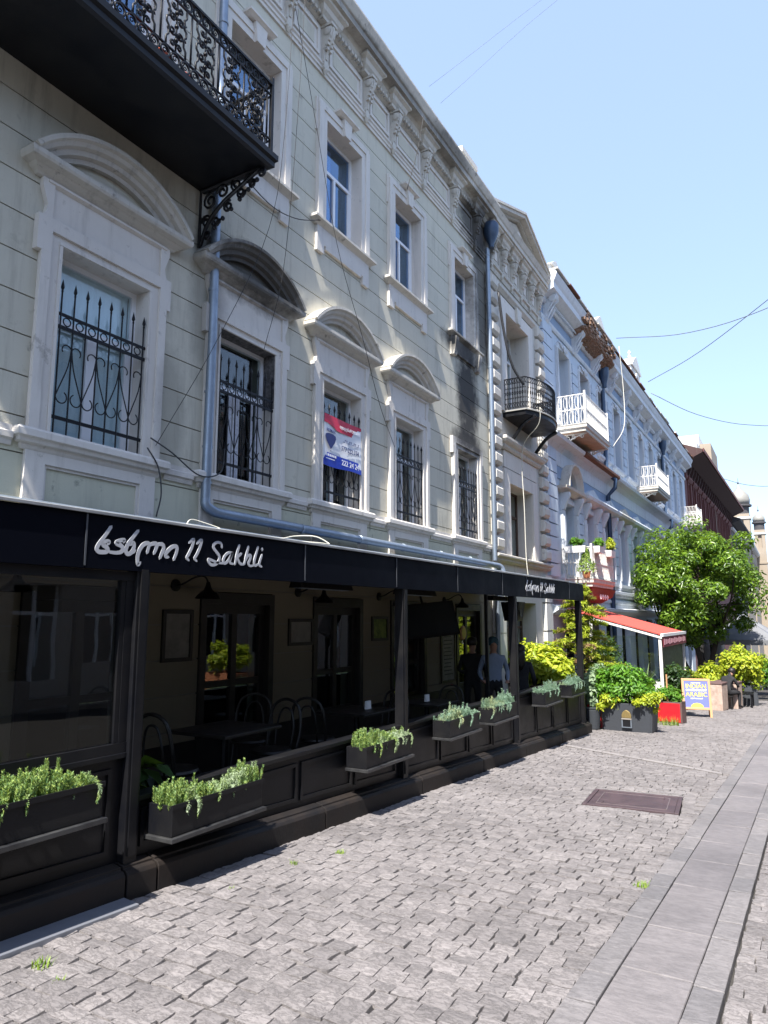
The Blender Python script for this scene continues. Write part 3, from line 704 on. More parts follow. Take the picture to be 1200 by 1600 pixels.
# ---- near balcony
bal = thing('balcony', 'black wrought iron balcony jutting out over the nearest arched window', 'balcony', (4.0, YA, 7.05))
BX0, BX1, BO = -2.6, 2.2, 1.1     # local extents, outreach
s_ = MB().box(BX0, BX1, -BO, -.003, .0, .10)
s_.build('slab', M['black'], bal)
MB().mould([(BO-.02,-.02),(BO+.02,.0),(BO+.02,.06),(BO+.05,.09),(BO+.05,.16),(BO+.02,.18)], BX0+BO, BX1-BO, back=-.003).build('slab_edge', M['black'], bal)
for k in range(9):
    MB().box(BX0+.03, BX1-.03, -BO+.04+.115*k, -BO+.04+.115*k+.106, -.015, -.002).build('soffit_board', M['black'], bal)
def bracket(b):
    b.tube(smoothline([(0,-1.0,-.03),(0,-.72,-.16),(0,-.42,-.30),(0,-.18,-.50),(0,-.05,-.78)], 4), .028, 6); b.tube([(0,-1.0,-.03),(0,-.03,-.03),(0,-.03,-.8)], .022, 6)
    def sp(cy, cz, r, a0, d, tn=1.5):
        b.tube([(0, cy+(r*(1-.75*t/16))*math.cos(a0+d*tn*6.283*t/16), cz+(r*(1-.75*t/16))*math.sin(a0+d*tn*6.283*t/16)) for t in range(17)], .017, 5)
    for a in ((-.82,-.12,.07,0,1),(-.62,-.13,.085,1,-1),(-.40,-.15,.10,0,1),(-.2,-.22,.12,2,-1),(-.14,-.48,.09,0,1),(-.7,-.26,.075,3,1),(-.5,-.38,.08,2,-1),(-.30,-.52,.075,3,1),(-.88,-.20,.06,3,-1),(-1.02,-.1,.06,1,1),(-.16,-.68,.06,1,1)): sp(*a)
    for k in range(7): t = k/6; b.ball((0, -.95+.8*t, -.17-.52*t), .03, 6, 5)
for x in (BX0+.1, BX1-.1): part('bracket', M['iron'], bal, 'bal_br', bracket, (x,0,0), smooth=True)
RZ0, RZ1 = .20, 1.12
def rail_frame(b, L):
    b.box(0, L, -.022, .022, RZ1-.03, RZ1); b.box(0, L, -.012, .012, RZ1-.17, RZ1-.155); b.box(0, L, -.012, .012, RZ0, RZ0+.02); b.box(0, L, -.012, .012, RZ0+.15, RZ0+.165); b.box(0, .014, -.0121, .0121, RZ0, RZ1-.03); b.box(L-.014, L, -.0121, .0121, RZ0, RZ1-.03)
def rail_unit(b):
    U = .42
    for k in range(3):                                    # ring friezes above and below
        x = U*(k+.5)/3
        for zc in (RZ1-.095, RZ0+.082):
            b.tube([(x+.058*math.cos(a), 0, zc+.058*math.sin(a)) for a in np.linspace(0, 6.283, 12, endpoint=False)], .014, 5, True)
            b.tube(spiral(x, zc, .035, k, 1.1, 1, 0, 8), .007, 4)
    za, zb = RZ0+.16, RZ1-.165; zm = (za+zb)/2
    b.tube([(U/2,0,za),(U/2,0,zb)], .011, 5)              # centre stem with knots and scrolls
    for z_ in (zm-.16, zm, zm+.16): b.ball((U/2,0,z_), .026, 6, 5)
    for s in (-1, 1):
        for z_, d in ((zm+.02, 1), (zm-.02, -1)):
            b.tube(spiral(U/2+s*.052, z_+d*.055, .05, math.pi if s > 0 else 0, 1.3, d*-s, 0, 12), .013, 5)
            b.tube(spiral(U/2+s*.045, z_+d*.20, .04, math.pi if s > 0 else 0, 1.2, d*s, 0, 10), .012, 5)
        x = U/2+s*.135                                     # stepped side bars
        b.tube([(x,0,za),(x,0,za+.10),(x-s*.03,0,za+.14),(x-s*.03,0,zm-.06),(x,0,zm-.03),(x,0,zm+.03),(x-s*.03,0,zm+.06),(x-s*.03,0,zb-.14),(x,0,zb-.1),(x,0,zb)], .0125, 5)
        b.tube(spiral(x-s*.03, zm-.09, .03, 0, 1.2, s, 0, 9), .008, 4); b.tube(spiral(x-s*.03, zm+.11, .03, 0, 1.2, -s, 0, 9), .008, 4)
        b.tube([(U/2+s*.205,0,za),(U/2+s*.205,0,zb)], .008, 5)
fr = part('railing', M['iron'], bal, 'rl_f', lambda b: rail_frame(b, BX1-BX0-.04), (BX0+.02, -BO+.02, 0))
for k in range(int((BX1-BX0)/.42)):
    if BX0+.42*k > -1.7: part('railing_panel', M['iron'], fr, 'rl_u', rail_unit, (.05+.42*k, 0, 0), smooth=True)
sd = part('side_railing', M['iron'], bal, 'rl_s', lambda b: rail_frame(b, BO-.04), (BX1-.02, -BO+.02, 0), rot=(0,0,R(90)))
for k in range(2): part('railing_panel', M['iron'], sd, 'rl_u', rail_unit, (.06+.42*k, 0, 0), smooth=True)
MB().box(-.02,.02,-.02,.02,.15,1.2).build('corner_post', M['iron'], bal, (BX1-.02, -BO+.02, 0))
# things kept on the balcony
ac = thing('air_conditioner', 'white air conditioner unit standing on the near balcony', 'air conditioner', (5.75, YA-.35, 7.16))
MB().box(-.28,.28,-.14,.14,0,.62).build('casing', M['white'], ac, bev=.015); MB().lathe([(.2,0),(.2,-.01),(.02,-.012)], (0,-.141,.32), 20, 'y').build('fan_grille', M['iron'], ac)
MB().box(-.285,-.18,-.145,-.1405,.1,.55).build('vent_slats', M['iron'], ac)
oc = thing('orange_bundle', 'bright orange cloth bundle on the floor of the near balcony', 'bundle', (4.75, YA-.85, 7.16))
b = MB()
for k in range(5): b.ball((-.35+.17*k, .02*(-1)**k, .12+.06*(k % 2)), .15+.02*(k % 3), 10, 8, (1,1,.8))
b.build('cloth', M['orangecloth'], oc, smooth=True)
for (x, lb) in ((3.55, 'red glass lantern hanging at the left on the near balcony'), (3.78, 'red glass lantern hanging right of the other on the near balcony')):
    ln = thing('lantern', lb, 'lantern', (x, YA-.6, 7.95), group='red lanterns on the balcony')
    MB().lathe([(.03,-.2),(.055,-.19),(.055,-.06),(.03,-.03)], n=10).build('glass_body', simple('red_glass', (.3,.01,.03), .15), ln, ang=40); MB().lathe([(.06,-.03),(.02,.03),(.005,.05)], n=10).build('lid', M['iron'], ln, ang=40)
    MB().tube([(0,0,.05),(0,0,.9),(0,.59,.9)], .006, 4).build('hanger', M['iron'], ln)
# ================================================================== RESTAURANT TERRACE
T = thing('restaurant_terrace', 'long black timber restaurant terrace with silver lettering on its fascia', 'terrace', (0, 0, 0))
TX0, TX1 = -1.2, 15.35
LEDGE = .41
posts = [-.4, 3.44, 7.27, 11.05, 15.1]
# plinth (follows the slope) in short lengths
def slab_sl(x0, x1, pr, mat, name, parent):     # profile (y, h above ground)
    n = len(pr); v = [(x, y, gz(x)+h) for x in (x0, x1) for y, h in pr]
    return MB().add(v, [tuple(range(n)), tuple(range(2*n-1, n-1, -1))] + [(i, i+n, (i+1) % n+n, (i+1) % n) for i in range(n)]).build(name, mat, parent, bev=.004)
for a, b_ in ((-1.2,1.6),(1.6,3.36),(3.37,3.62),(3.63,5.6),(5.61,7.55),(7.56,9.4),(9.41,11.2),(11.21,13.2),(13.21,15.4)):
    slab_sl(a, b_-.006, [(3.80,-.06),(3.80,.15),(3.815,.175),(3.845,.185),(3.845,.20),(3.92,.215),(3.96,-.06)], M['plinth'], 'plinth_stone', T)
slab_sl(-1.2, 3.35, [(3.66,-.05),(3.66,.018),(3.80,.03),(3.80,-.05)], simple('step_metal', (.20,.21,.24), .45, .3, var=.35, scale=5), 'metal_step', T)
# base wall with panelled mouldings
def zl(x): return LEDGE if x > 3.44 else .71
for (a, b_) in ((TX0,3.44),(3.44,TX1)):
    t_ = zl(b_); v = []
    for x in (a, b_):
        for (y, z) in ((3.93, gz(x)+.19), (3.93, t_), (3.985, t_), (3.985, gz(x)+.19)): v.append((x, y, z))
    MB().add(v, [(0,1,2,3),(7,6,5,4),(0,4,5,1),(1,5,6,2),(2,6,7,3),(3,7,4,0)]).build('base_wall', M['black'], T)
    MB().box(a+.002, b_-.002, 3.885, 4.03, t_+.001, t_+.035).build('ledge', M['black'], T, bev=.004)
def wall_panel(x0, x1, zt):
    b = MB(); w_ = .03
    q = [(x0, zt), (x1, zt), (x1, gz(x1)+.27), (x0, gz(x0)+.27)]
    qi = [(x0+w_, zt-w_), (x1-w_, zt-w_), (x1-w_, gz(x1)+.27+w_), (x0+w_, gz(x0)+.27+w_)]
    for i in range(4):
        j = (i+1) % 4; p = [q[i], q[j], qi[j], qi[i]]
        v = [(a, 3.912, z) for a, z in p] + [(a, 3.9295, z) for a, z in p]
        b.add(v, [(0,1,2,3),(0,4,5,1),(1,5,6,2),(2,6,7,3),(3,7,4,0)])
    b.build('panel_moulding', M['black'], T)
for k, (a, b_) in enumerate(zip(posts[:-1], posts[1:])):
    n = 4
    for i in range(n):
        s0 = a+.12+(b_-a-.2)*i/n; s1 = a+.06+(b_-a-.2)*(i+1)/n
        if s1 > 1: wall_panel(s0, s1, zl((s0+s1)/2)-.06)
for p in posts:
    MB().box(p-.055, p+.055, 3.865, 3.975, gz(p)+.16, 2.0).build('post', M['black'], T, bev=.005)
    b = MB().box(p-.03, p+.03, 3.853, 3.8645, gz(p)+.25, 1.95); b.build('post_rib', M['black'], T)
MB().box(11.66,11.71,4.6,4.65,-.3,2.1).build('inner_post', M['black'], T)
# glazed bay on the left
gb = MB().box(TX0, 3.385, 3.89, 3.955, .746, .81).box(TX0, 3.385, 3.89, 3.955, 1.87, 1.93).box(3.32, 3.384, 3.895, 3.95, .811, 1.869)
gb.build('glazing_frame', M['black'], T); MB().box(TX0, 3.32, 3.918, 3.926, .811, 1.869).build('pane', M['shopglass'], T)
MB().box(3.285,3.319,3.90,3.945,.811,1.869).build('glazing_bead', M['black'], T)
# fascia in panels, roof, trim
FZ = lambda x: .0062*(x-2.4)*.9
xs = [TX0,.9,2.95,5.3,7.05,8.75,10.45,11.6,12.35,14.25,TX1+.02]
for a, b_ in zip(xs[:-1], xs[1:]):
    z0, z1 = 1.93, 2.28
    v = [(x, y, z+FZ(x)) for x in (a+.003, b_-.003) for (y, z) in ((3.855,z0),(3.862,z1),(3.91,z1),(3.91,z0))]
    MB().add(v, [(0,1,2,3),(7,6,5,4),(0,4,5,1),(1,5,6,2),(2,6,7,3),(3,7,4,0)]).build('fascia_panel', M['fascia'], T)
for x in xs[2:-1]: MB().box(x-.006,x+.006,3.8535,3.8575,1.945+FZ(x),2.275+FZ(x)).build('fascia_seam', simple('seam', (.06,.065,.075), .5), T)
MB().add([(x, y, z+FZ(x)) for x in (TX1-.02, TX1+.022) for (y, z) in ((3.862,1.93),(3.868,2.28),(6.18,2.60),(6.18,2.25))], [(0,1,2,3),(7,6,5,4),(0,4,5,1),(1,5,6,2),(2,6,7,3),(3,7,4,0)]).build('side_fascia', M['fascia'], T)
v = [(x, y, z+FZ(x)) for x in (TX0, TX1+.015) for (y, z) in ((3.86,2.284),(6.19,2.70),(6.19,2.73),(3.86,2.30))]
MB().add(v, [(0,1,2,3),(7,6,5,4),(0,4,5,1),(1,5,6,2),(2,6,7,3),(3,7,4,0)]).build('roof', M['roofmetal'], T)
v = [(x, y, z+FZ(x)) for x in (TX0, 14.2) for (y, z) in ((3.842,2.281),(3.842,2.298),(3.858,2.304),(3.858,2.281))]
MB().add(v, [(0,1,2,3),(7,6,5,4),(0,4,5,1),(1,5,6,2),(2,6,7,3),(3,7,4,0)]).build('roof_trim', M['edgetrim'], T)
v = [(x, y, z) for x in (TX0, TX1-.03) for (y, z) in ((3.95,2.2),(6.18,2.5),(6.18,2.53),(3.95,2.23))]
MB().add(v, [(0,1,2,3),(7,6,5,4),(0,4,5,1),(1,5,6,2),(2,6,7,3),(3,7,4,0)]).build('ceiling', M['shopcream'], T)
for x in np.arange(1.5, 15.3, 1.24): MB().add([(xx, y, z) for xx in (x, x+.06) for (y, z) in ((3.95,2.12),(6.18,2.42),(6.18,2.499),(3.95,2.199))], [(0,1,2,3),(7,6,5,4),(0,4,5,1),(1,5,6,2),(2,6,7,3),(3,7,4,0)]).build('rafter', M['darkwood'], T)
v = [(x, y, gz(x)+.09) for x in (TX0, TX1) for y in (3.96, 6.19)]
MB().add(v, [(0,1,3,2)]).build('floor', M['floor'], T)
# lettering
GL = [[3134,2212,3106,2171,3073,2127,3043,2086,3033,2058,3049,2042,3085,2042,3112,2049,3117,2063,3104,2077,3082,2087,3081,2100,3104,2116,3126,2114,3118,2098],[3244,2125,3246,2138,3215,2130,3184,2114,3195,2103,3220,2097,3237,2081,3229,2057,3189,2046,3136,2046],[3358,2210,3322,2167,3286,2124,3266,2086,3264,2059,3281,2045,3310,2058,3327,2086,3329,2117,3318,2127,3300,2110],[3310,2058,3338,2073],[3387,1993,3371,1978,3365,2010,3366,2047,3381,2085,3405,2116,3438,2133,3459,2129,3457,2108,3446,2069],[3460,2119,3487,2132,3518,2138,3529,2125,3521,2097,3508,2069],[3529,2125,3557,2138,3586,2133,3592,2103,3576,2069,3563,2040],[3638,2051,3616,2053,3615,2072,3639,2101,3674,2127,3707,2135,3720,2120,3714,2085,3694,2039],[3840,2173,3884,2205,3868,2145,3840,2092,3820,2060,3839,2043],[3920,2175,3966,2207,3949,2146,3921,2093,3899,2061,3920,2043],[4189,2170,4179,2199,4137,2204,4100,2183,4098,2156,4132,2127,4163,2098,4160,2063,4129,2034,4080,2025,4050,2046,4049,2066,4094,2058,4145,2047,4203,2045],[4311,2136,4276,2136,4234,2112,4210,2075,4216,2049,4246,2054,4283,2092,4311,2136,4292,2087,4289,2054,4324,2048],[4393,2203,4369,2141,4346,2049],[4418,2139,4370,2105],[4370,2105,4404,2059,4450,2053],[4503,2201,4483,2138,4459,2057],[4467,2081,4502,2127,4534,2132,4526,2098,4509,2066,4528,2046,4571,2052],[4626,2209,4596,2134,4579,2077,4594,2053,4627,2065],[4677,2147,4651,2088,4647,2060,4676,2049],[4680,2201,4679,2190]]
def ribbon(b, P, w_, y0, y1):
    P = smoothline([(p[0], 0, p[1]) for p in P], 4); n = len(P); L = []; Rr = []
    for i, p in enumerate(P):
        t = (P[min(i+1, n-1)]-P[max(i-1, 0)]).normalized(); q = Vector((-t.z, 0, t.x))*w_/2*(.72+.28*min(1, 3.2*min(i, n-1-i)/max(1, n-1))) 
        L.append(p+q); Rr.append(p-q)
    t0 = (P[1]-P[0]).normalized()*w_*.45; t1 = (P[-1]-P[-2]).normalized()*w_*.45
    P0, P1 = P[0]-t0, P[-1]+t1
    v = []
    for y in (y0, y1):
        for l_, r_ in zip(L, Rr): v += [(l_.x, y, l_.z), (r_.x, y, r_.z)]
        v += [(P0.x, y, P0.z), (P1.x, y, P1.z)]
    m = 2*n+2; f = []
    for i in range(n-1):
        a = 2*i
        f += [(a, a+1, a+3, a+2), (m+a, m+a+2, m+a+3, m+a+1), (a, a+2, m+a+2, m+a), (a+1, m+a+1, m+a+3, a+3)]
    f += [(2*n, 1, 0), (2*n-2, 2*n-1, 2*n+1), (0, m, m+2*n, 2*n), (2*n, m+2*n, m+1, 1), (2*n-2, 2*n+1, m+2*n+1, m+2*n-2), (2*n+1, 2*n-1, m+2*n-1, m+2*n+1)]
    b.add(v, f)
for ox, oz in ((0, 0), (8.53, .052)):
    for k, g_ in enumerate(GL):
        b = MB(); P = [(g_[i]/1000+ox, g_[i+1]/1000+oz) for i in range(0, len(g_), 2)]
        ribbon(b, P, .029 if k < 8 else .0235, 3.8528-.0001*k, 3.8605); b.build('sign_letter', M['letter'], T)
# --- facade doors inside the terrace
for i, c in enumerate(WC):
    if c < 3: continue
    d_ = part('door', M['darkwood'], A, 'dr', lambda b: (b.box(-.70,-.60,-.03,.22,-1,1.94), b.box(.60,.70,-.03,.22,-1,1.94), b.box(-.60,.60,-.03,.22,1.80,1.94), b.box(-.6,-.5,.06,.12,-1,1.8), b.box(.5,.6,.06,.12,-1,1.8),
        b.box(-.05,.05,.06,.12,-1,1.8), b.box(-.5,-.05,.06,.12,1.68,1.8), b.box(.05,.5,.06,.12,1.68,1.8), b.box(-.5,-.05,.06,.12,-1,.28), b.box(.05,.5,.06,.12,-1,.28), b.box(-.5,-.05,.065,.115,.78,.86), b.box(.05,.5,.065,.115,.78,.86)), (c,0,0))
    for k, (a, e_, z0, z1) in enumerate(((-.5,-.05,.86,1.68),(.05,.5,.86,1.68),(-.5,-.05,.28,.78),(.05,.5,.28,.78))):
        part('pane', M['glass'], d_, 'drp%d' % k, lambda b: b.box(a, e_, .085, .091, z0, z1))
MB().box(2, 15.9, -.02, -.001, -1.1, .22).build('wainscot', M['darkwood'], A)
# --- gooseneck wall lamps
lp = None
for k, x in enumerate((1.25,3.62,5.98,8.35,10.68,13.35)):
    lb = ['gooseneck wall lamp seen through the glazed bay', 'gooseneck wall lamp at the left picture edge', 'gooseneck wall lamp above the tall framed print left of the plants', 'gooseneck wall lamp second from the lettering, above the landscape print',
          'gooseneck wall lamp above the small green picture', 'gooseneck wall lamp beside the hanging screen'][k]
    if k < 1: continue
    if lp is None:
        lp = thing('wall_lamp', lb, 'lamp', (x, YA, 2.0), group='gooseneck lamps in the terrace')
        MB().lathe([(.07,0),(.07,-.02),(.03,-.03)], n=14, axis='y').build('wall_plate', M['iron'], lp, ang=40)
        MB().tube(smoothline([(0,-.02,0),(.03,-.1,.02),(.1,-.2,.09),(.17,-.27,.11),(.20,-.31,.06),(.205,-.32,-.02)], 4), .011, 7).build('arm', M['iron'], lp, smooth=True)
        MB().lathe([(.02,.06),(.035,.0),(.05,-.03),(.12,-.09),(.15,-.13),(.145,-.13),(.05,-.05)], (.205,-.32,-.02), 18).build('shade', M['iron'], lp, ang=40)
    else: copy_tree(lp, None, (x, YA, 2.0), 0, lb)
# --- framed prints
def picture(x0, x1, z0, z1, mat, lb, fr='woodframe'):
    t = thing('framed_picture', lb, 'picture', ((x0+x1)/2, YA, (z0+z1)/2)); w_, h = (x1-x0)/2, (z1-z0)/2; f = .045
    MB().box(-w_,w_,-.03,-.001,h-f,h).box(-w_,w_,-.03,-.001,-h,-h+f).box(-w_,-w_+f,-.03,-.001,-h+f,h-f).box(w_-f,w_,-.03,-.001,-h+f,h-f).build('frame', M['darkwood'], t)
    MB().box(-w_+f,w_-f,-.012,-.004,-h+f,h-f).build('print', M[mat], t)
    return t
picture(5.80,6.27,1.13,1.72,'paper','tall dark-framed print on the wall under the first wall lamp'); picture(8.13,8.72,1.24,1.62,'paper','wide framed print of a landscape between the second and third doors')
picture(10.43,10.98,1.25,1.66,'greenprint','small framed picture in green next to the third door')
mb = picture(13.15,13.85,.35,1.50,'paper','tall hanging wooden menu board at the end of the terrace')
for k in range(12): MB().box(-.22+.02*(k % 3),.12+.03*(k % 4),-.015,-.0121,.42-.075*k-.02,.42-.075*k).build('text_line', M['darkwood'], mb)
MB().tube([(-.2,-.02,.57),(0,-.02,.80),(.2,-.02,.57)], .006, 5).build('hanging_cord', M['wire'], mb)
ck = thing('wooden_disc', 'round wooden disc hanging beside the menu board', 'plaque', (14.2, YA-.02, 1.33)); MB().lathe([(.02,0),(.14,0),(.15,-.02),(.14,-.04),(.02,-.045)], n=24, axis='y').build('disc', M['oak'], ck, ang=40); MB().lathe([(.03,-.044),(.11,-.046),(.03,-.05)], n=20, axis='y').build('face', M['yellow'], ck)
# --- heaters under the roof, screen, speaker
for k, x in enumerate((7.1, 9.55, 13.1)):
    h = thing('terrace_heater', ['long black radiant heater hanging above the second door', 'long black radiant heater hanging beside the second post', 'long black radiant heater hanging near the far end of the terrace'][k], 'heater', (x, 4.9, 2.0), group='heaters under the terrace roof')
    MB().prism([(-.09,-.03),(.09,-.03),(.06,.05),(-.06,.05)], -.55, .55, 'x').build('casing', M['iron'], h); MB().tube([(-.35,0,.05),(-.35,0,.28)], .01).tube([(.35,0,.05),(.35,0,.28)], .01).build('hanger', M['iron'], h)
    MB().box(-.5,.5,-.05,.05,-.036,-.0305).build('element', M['galv'], h)
tv = thing('television', 'flat television tilted down from the terrace ceiling', 'television', (10.8, 5.3, 1.6), rot=(R(-22),R(-6),R(-48)))
MB().box(-.48,.48,-.03,.03,-.30,.30).build('casing', M['iron'], tv, bev=.008); MB().box(-.45,.45,-.034,-.0305,-.27,.27).build('screen', simple('screen', (.02,.025,.03), .08), tv)
MB().tube([(0,.03,.1),(0,.16,.3),(0,.2,.75)], .02).build('ceiling_arm', M['iron'], tv)
sp_ = thing('loudspeaker', 'boxy black loudspeaker hanging at the far end of the terrace', 'loudspeaker', (14.7, 5.2, 1.78)); MB().frustum((-.16,.16,-.15,.15),(-.22,.22,-.2,.2),-.2,.2).build('cabinet', M['iron'], sp_, bev=.01); MB().lathe([(.11,0),(.12,-.008),(.03,.01)], (0,-.18,0), 18, 'y').build('cone', M['planterblack'], sp_); MB().tube([(0,0,.2),(0,0,.62)], .015).build('hanger', M['iron'], sp_)
# --- tables and chairs
def zfl(x): return gz(x)+.09
tb0 = ch0 = None
def place_table(x, y, lb):
    global tb0
    if tb0 is None:
        tb0 = thing('dining_table', lb, 'table', (x, y, zfl(x)), group='tables on the terrace')
        MB().box(-.4,.4,-.36,.36,.72,.75).build('tabletop', M['darkwood'], tb0, bev=.005); MB().tube([(0,0,.03),(0,0,.72)], .04, 8).build('column', M['iron'], tb0); MB().lathe([(.24,0),(.24,.015),(.05,.03)], n=16).build('foot', M['iron'], tb0)
    else: copy_tree(tb0, None, (x, y, zfl(x)), 0, lb)
def place_chair(x, y, rz, lb):
    global ch0
    if ch0 is None:
        ch0 = thing('chair', lb, 'chair', (x, y, zfl(x)), rz, group='chairs on the terrace')
        MB().lathe([(.05,.44),(.21,.44),(.22,.455),(.21,.475),(.05,.48)], n=18).build('seat', M['darkwood'], ch0, ang=40)
        for sx in (-1, 1):
            for sy in (-1, 1): MB().tube([(sx*.19,sy*.19,0),(sx*.155,sy*.155,.44)], .016, 7).build('leg', M['darkwood'], ch0)
        MB().tube(smoothline([(-.19,.17,.44),(-.21,.22,.66),(-.16,.25,.88),(0,.26,.95),(.16,.25,.88),(.21,.22,.66),(.19,.17,.44)], 4), .017, 7).build('back_hoop', M['darkwood'], ch0, smooth=True)
        MB().tube(smoothline([(-.1,.19,.46),(-.11,.235,.66),(-.07,.25,.82),(0,.255,.86),(.07,.25,.82),(.11,.235,.66),(.1,.19,.46)], 4), .011, 6).build('inner_hoop', M['darkwood'], ch0, smooth=True)
    else: copy_tree(ch0, None, (x, y, zfl(x)), rz, lb)
place_table(5.3, 4.75, 'dark table behind the second flower box'); place_table(7.9, 4.9, 'dark table just past the second post'); place_table(9.9, 4.9, 'dark table behind the third and fourth flower boxes')
for x, y, r_, lb in ((6.05,4.8,-90,'round-backed chair right of the table behind the second flower box'),(4.6,4.7,90,'round-backed chair left of the table behind the second flower box'),(7.15,5.0,100,'round-backed chair left of the table past the second post'),(8.65,4.9,-95,'round-backed chair right of the table past the second post'),(6.55,5.5,-60,'round-backed chair against the wall beside the second door'),(10.6,4.9,-85,'round-backed chair near the television')):
    place_chair(x, y, R(r_), lb)
# tableware catching the light
for x, y, lb in ((8.0,4.8,'white napkin holder on the dark table past the second post'),(9.8,4.85,'white napkin holder on the table behind the fourth flower box')):
    t = thing('napkin_holder', lb, 'napkins', (x, y, zfl(x)+.75)); MB().box(-.06,.06,-.03,.03,0,.01).build('holder_base', M['iron'], t); MB().frustum((-.05,.05,-.02,.02),(-.055,.055,-.012,.012),.01,.11).build('napkins', M['white'], t)
MB().lathe([(.0,0),(.16,0),(.17,.02)], n=4)
# ================================================================== FLOWER BOXES
def sedum_mesh(L, seed, hang=10):
    r = np.random.default_rng(seed); V = []; F = []
    def needle(c, d, ln, wd):
        d = d/np.linalg.norm(d); u = np.cross(d, r.normal(size=3)); u /= np.linalg.norm(u)+1e-9; q = len(V)
        V.extend([c-u*wd, c+u*wd, c+d*ln]); F.append((q, q+1, q+2))
    n = int(260*L/.92)
    for i in range(n+hang):
        hangs = i >= n
        if hangs: x, y = r.uniform(-L/2+.02, L/2), r.uniform(-.10,-.06)
        else: x, y = r.uniform(-L/2, L/2), r.uniform(-.10,.09)
        h = r.uniform(.06,.155)*(1.35 if abs(r.normal()) > 1.7 else 1)*(.85+.32*math.sin(x*(6+seed % 3)+seed*2.1)); p = np.array([x, y, .05 if hangs else -.005]); d = np.array([r.normal()*.2+.08*math.sin(seed*3+x*5), r.normal()*.18-.05, 1.])
        if hangs: d = np.array([r.normal()*.3, -.8, .55]); h = r.uniform(.10,.20)
        steps = max(5, int(h/.0085)); rad = r.uniform(.017,.026)
        for k in range(steps):
            t = k/steps
            if hangs: d = d + np.array([r.normal()*.05, .12 if d[2] < -.5 else 0, -.24])
            else: d = d + np.array([r.normal()*.03, r.normal()*.03, .05])
            d = d/np.linalg.norm(d); p = p + d*h/steps
            for q in range(6):
                a = r.uniform(0, 6.28); s = np.array([math.cos(a), math.sin(a), 0.]); s = s - d*s.dot(d); s /= np.linalg.norm(s)+1e-9
                needle(p, s*.75+d*.8, rad*(1.3-.45*t), .0040)
    me = bpy.data.meshes.new('sedum'); me.from_pydata([tuple(v) for v in V], [], F); me.update(); return me
SM = [sedum_mesh(.92, k, h) for k, h in ((1,6),(2,7),(3,14),(4,9),(5,15),(6,7),(7,10))]
fb0 = None
boxes = [(2.56,.42,.0,'sedum','flower box at the glazed bay'),(4.05,.16,.0,'sedum','flower box just right of the first post'),(6.53,.16,0,'sedum','flower box on the wall just left of the second post'),
         (8.46,.18,0,'sedumpale','flower box just right of the second post'),(9.9,.18,0,'sedumpale','flower box just left of the third post'),(12.25,.18,0,'sedumpale','flower box just right of the third post'),(13.85,.18,0,'sedumpale','flower box at the far end of the terrace')]
for k, (x, z, _, mt, lb) in enumerate(boxes):
    if fb0 is None:
        fb0 = thing('flower_box', 'black wooden '+lb, 'planter', (x, 3.78, z), group='black flower boxes on the terrace wall')
        b = MB().box(-.46,.46,-.125,-.105,.03,.225).box(-.46,.46,.085,.105,.03,.225).box(-.46,-.44,-.105,.085,.03,.225).box(.44,.46,-.105,.085,.03,.225).box(-.44,.44,-.105,.085,.03,.05)
        b.build('trough', M['black'], fb0, bev=.003)
        MB().box(-.485,.485,-.155,.105,.0,.028).build('shelf', simple('shelf_edge', (.014,.0145,.017), .35, c2=(.05,.05,.05), scale=7), fb0, bev=.003)
        MB().box(-.47,.47,-.137,-.1255,.205,.235).build('rim', M['black'], fb0)
        for s in (-1, 1): MB().box(s*.3-.02,s*.3+.02,.085,.14,.0,.2).build('hook', M['iron'], fb0)
        MB().box(-.44,.44,-.105,.085,.17,.185).build('soil', M['soil'], fb0)
    else: copy_tree(fb0, None, (x, 3.78, z), 0, 'black wooden '+lb)
    s = put(SM[k], 'sedum_plant', M[mt], None, (x, 3.78, z+.19)); s.scale = (1 if k % 2 else -1, 1, 1.0)
    tag(s, ('bright green' if mt == 'sedum' else 'blue-green')+' sedum in the '+lb, 'plant', 'sedum in the flower boxes')
# ================================================================== CREAM RUSTICATED HOUSE (B)
def shell(P, x0, x1, z0, z1, ops, mat, depth=.35, name='wall', room=True, y=0.):
    b = MB()
    for r_ in minus(x0, x1, z0, z1, ops): b.box(r_[0], r_[1], y, y+depth, r_[2], r_[3])
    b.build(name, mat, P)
    if room: MB().box(x0+.01, x1-.01, y+depth+.12, y+6, z0, z1).build('room', M['room'], P)
def casement(P, x0, x1, z0, z1, y, mat, trans=.68, nm=1, fw=.055):
    """frame with a transom and mullions, panes as sub-parts"""
    zt = z0+(z1-z0)*trans; b = MB()
    b.box(x0,x0+fw,y,y+.06,z0,z1).box(x1-fw,x1,y,y+.06,z0,z1).box(x0+fw,x1-fw,y,y+.06,z0,z0+fw).box(x0+fw,x1-fw,y,y+.06,z1-fw,z1).box(x0+fw,x1-fw,y-.006,y+.06,zt-.035,zt+.035)
    xs_ = np.linspace(x0+fw, x1-fw, nm+2)
    for k in range(1, nm+1): b.box(xs_[k]-.03, xs_[k]+.03, y-.003, y+.06, z0+fw, zt-.035)
    w_ = b.build('window', mat, P)
    for k in range(nm+1): MB().box(xs_[k]+(.03 if k else 0), xs_[k+1]-(.03 if k < nm else 0), y+.028, y+.034, z0+fw, zt-.035).build('pane', M['glass'], w_)
    MB().box(x0+fw, x1-fw, y+.028, y+.034, zt+.035, z1-fw).build('pane', M['glass'], w_)
    return w_
B = thing('town_house', 'narrow cream house with rusticated corner blocks and a triangular pediment', 'building', (16.1, YA, 0))
WB = 4.5; bo = [(1.3,3.2,7.0,9.82),(1.3,3.2,3.2,5.12),(.95,3.3,-1.2,2.05)]
shell(B, 0, WB, -1.3, 10.64, bo, M['cream'], .62)
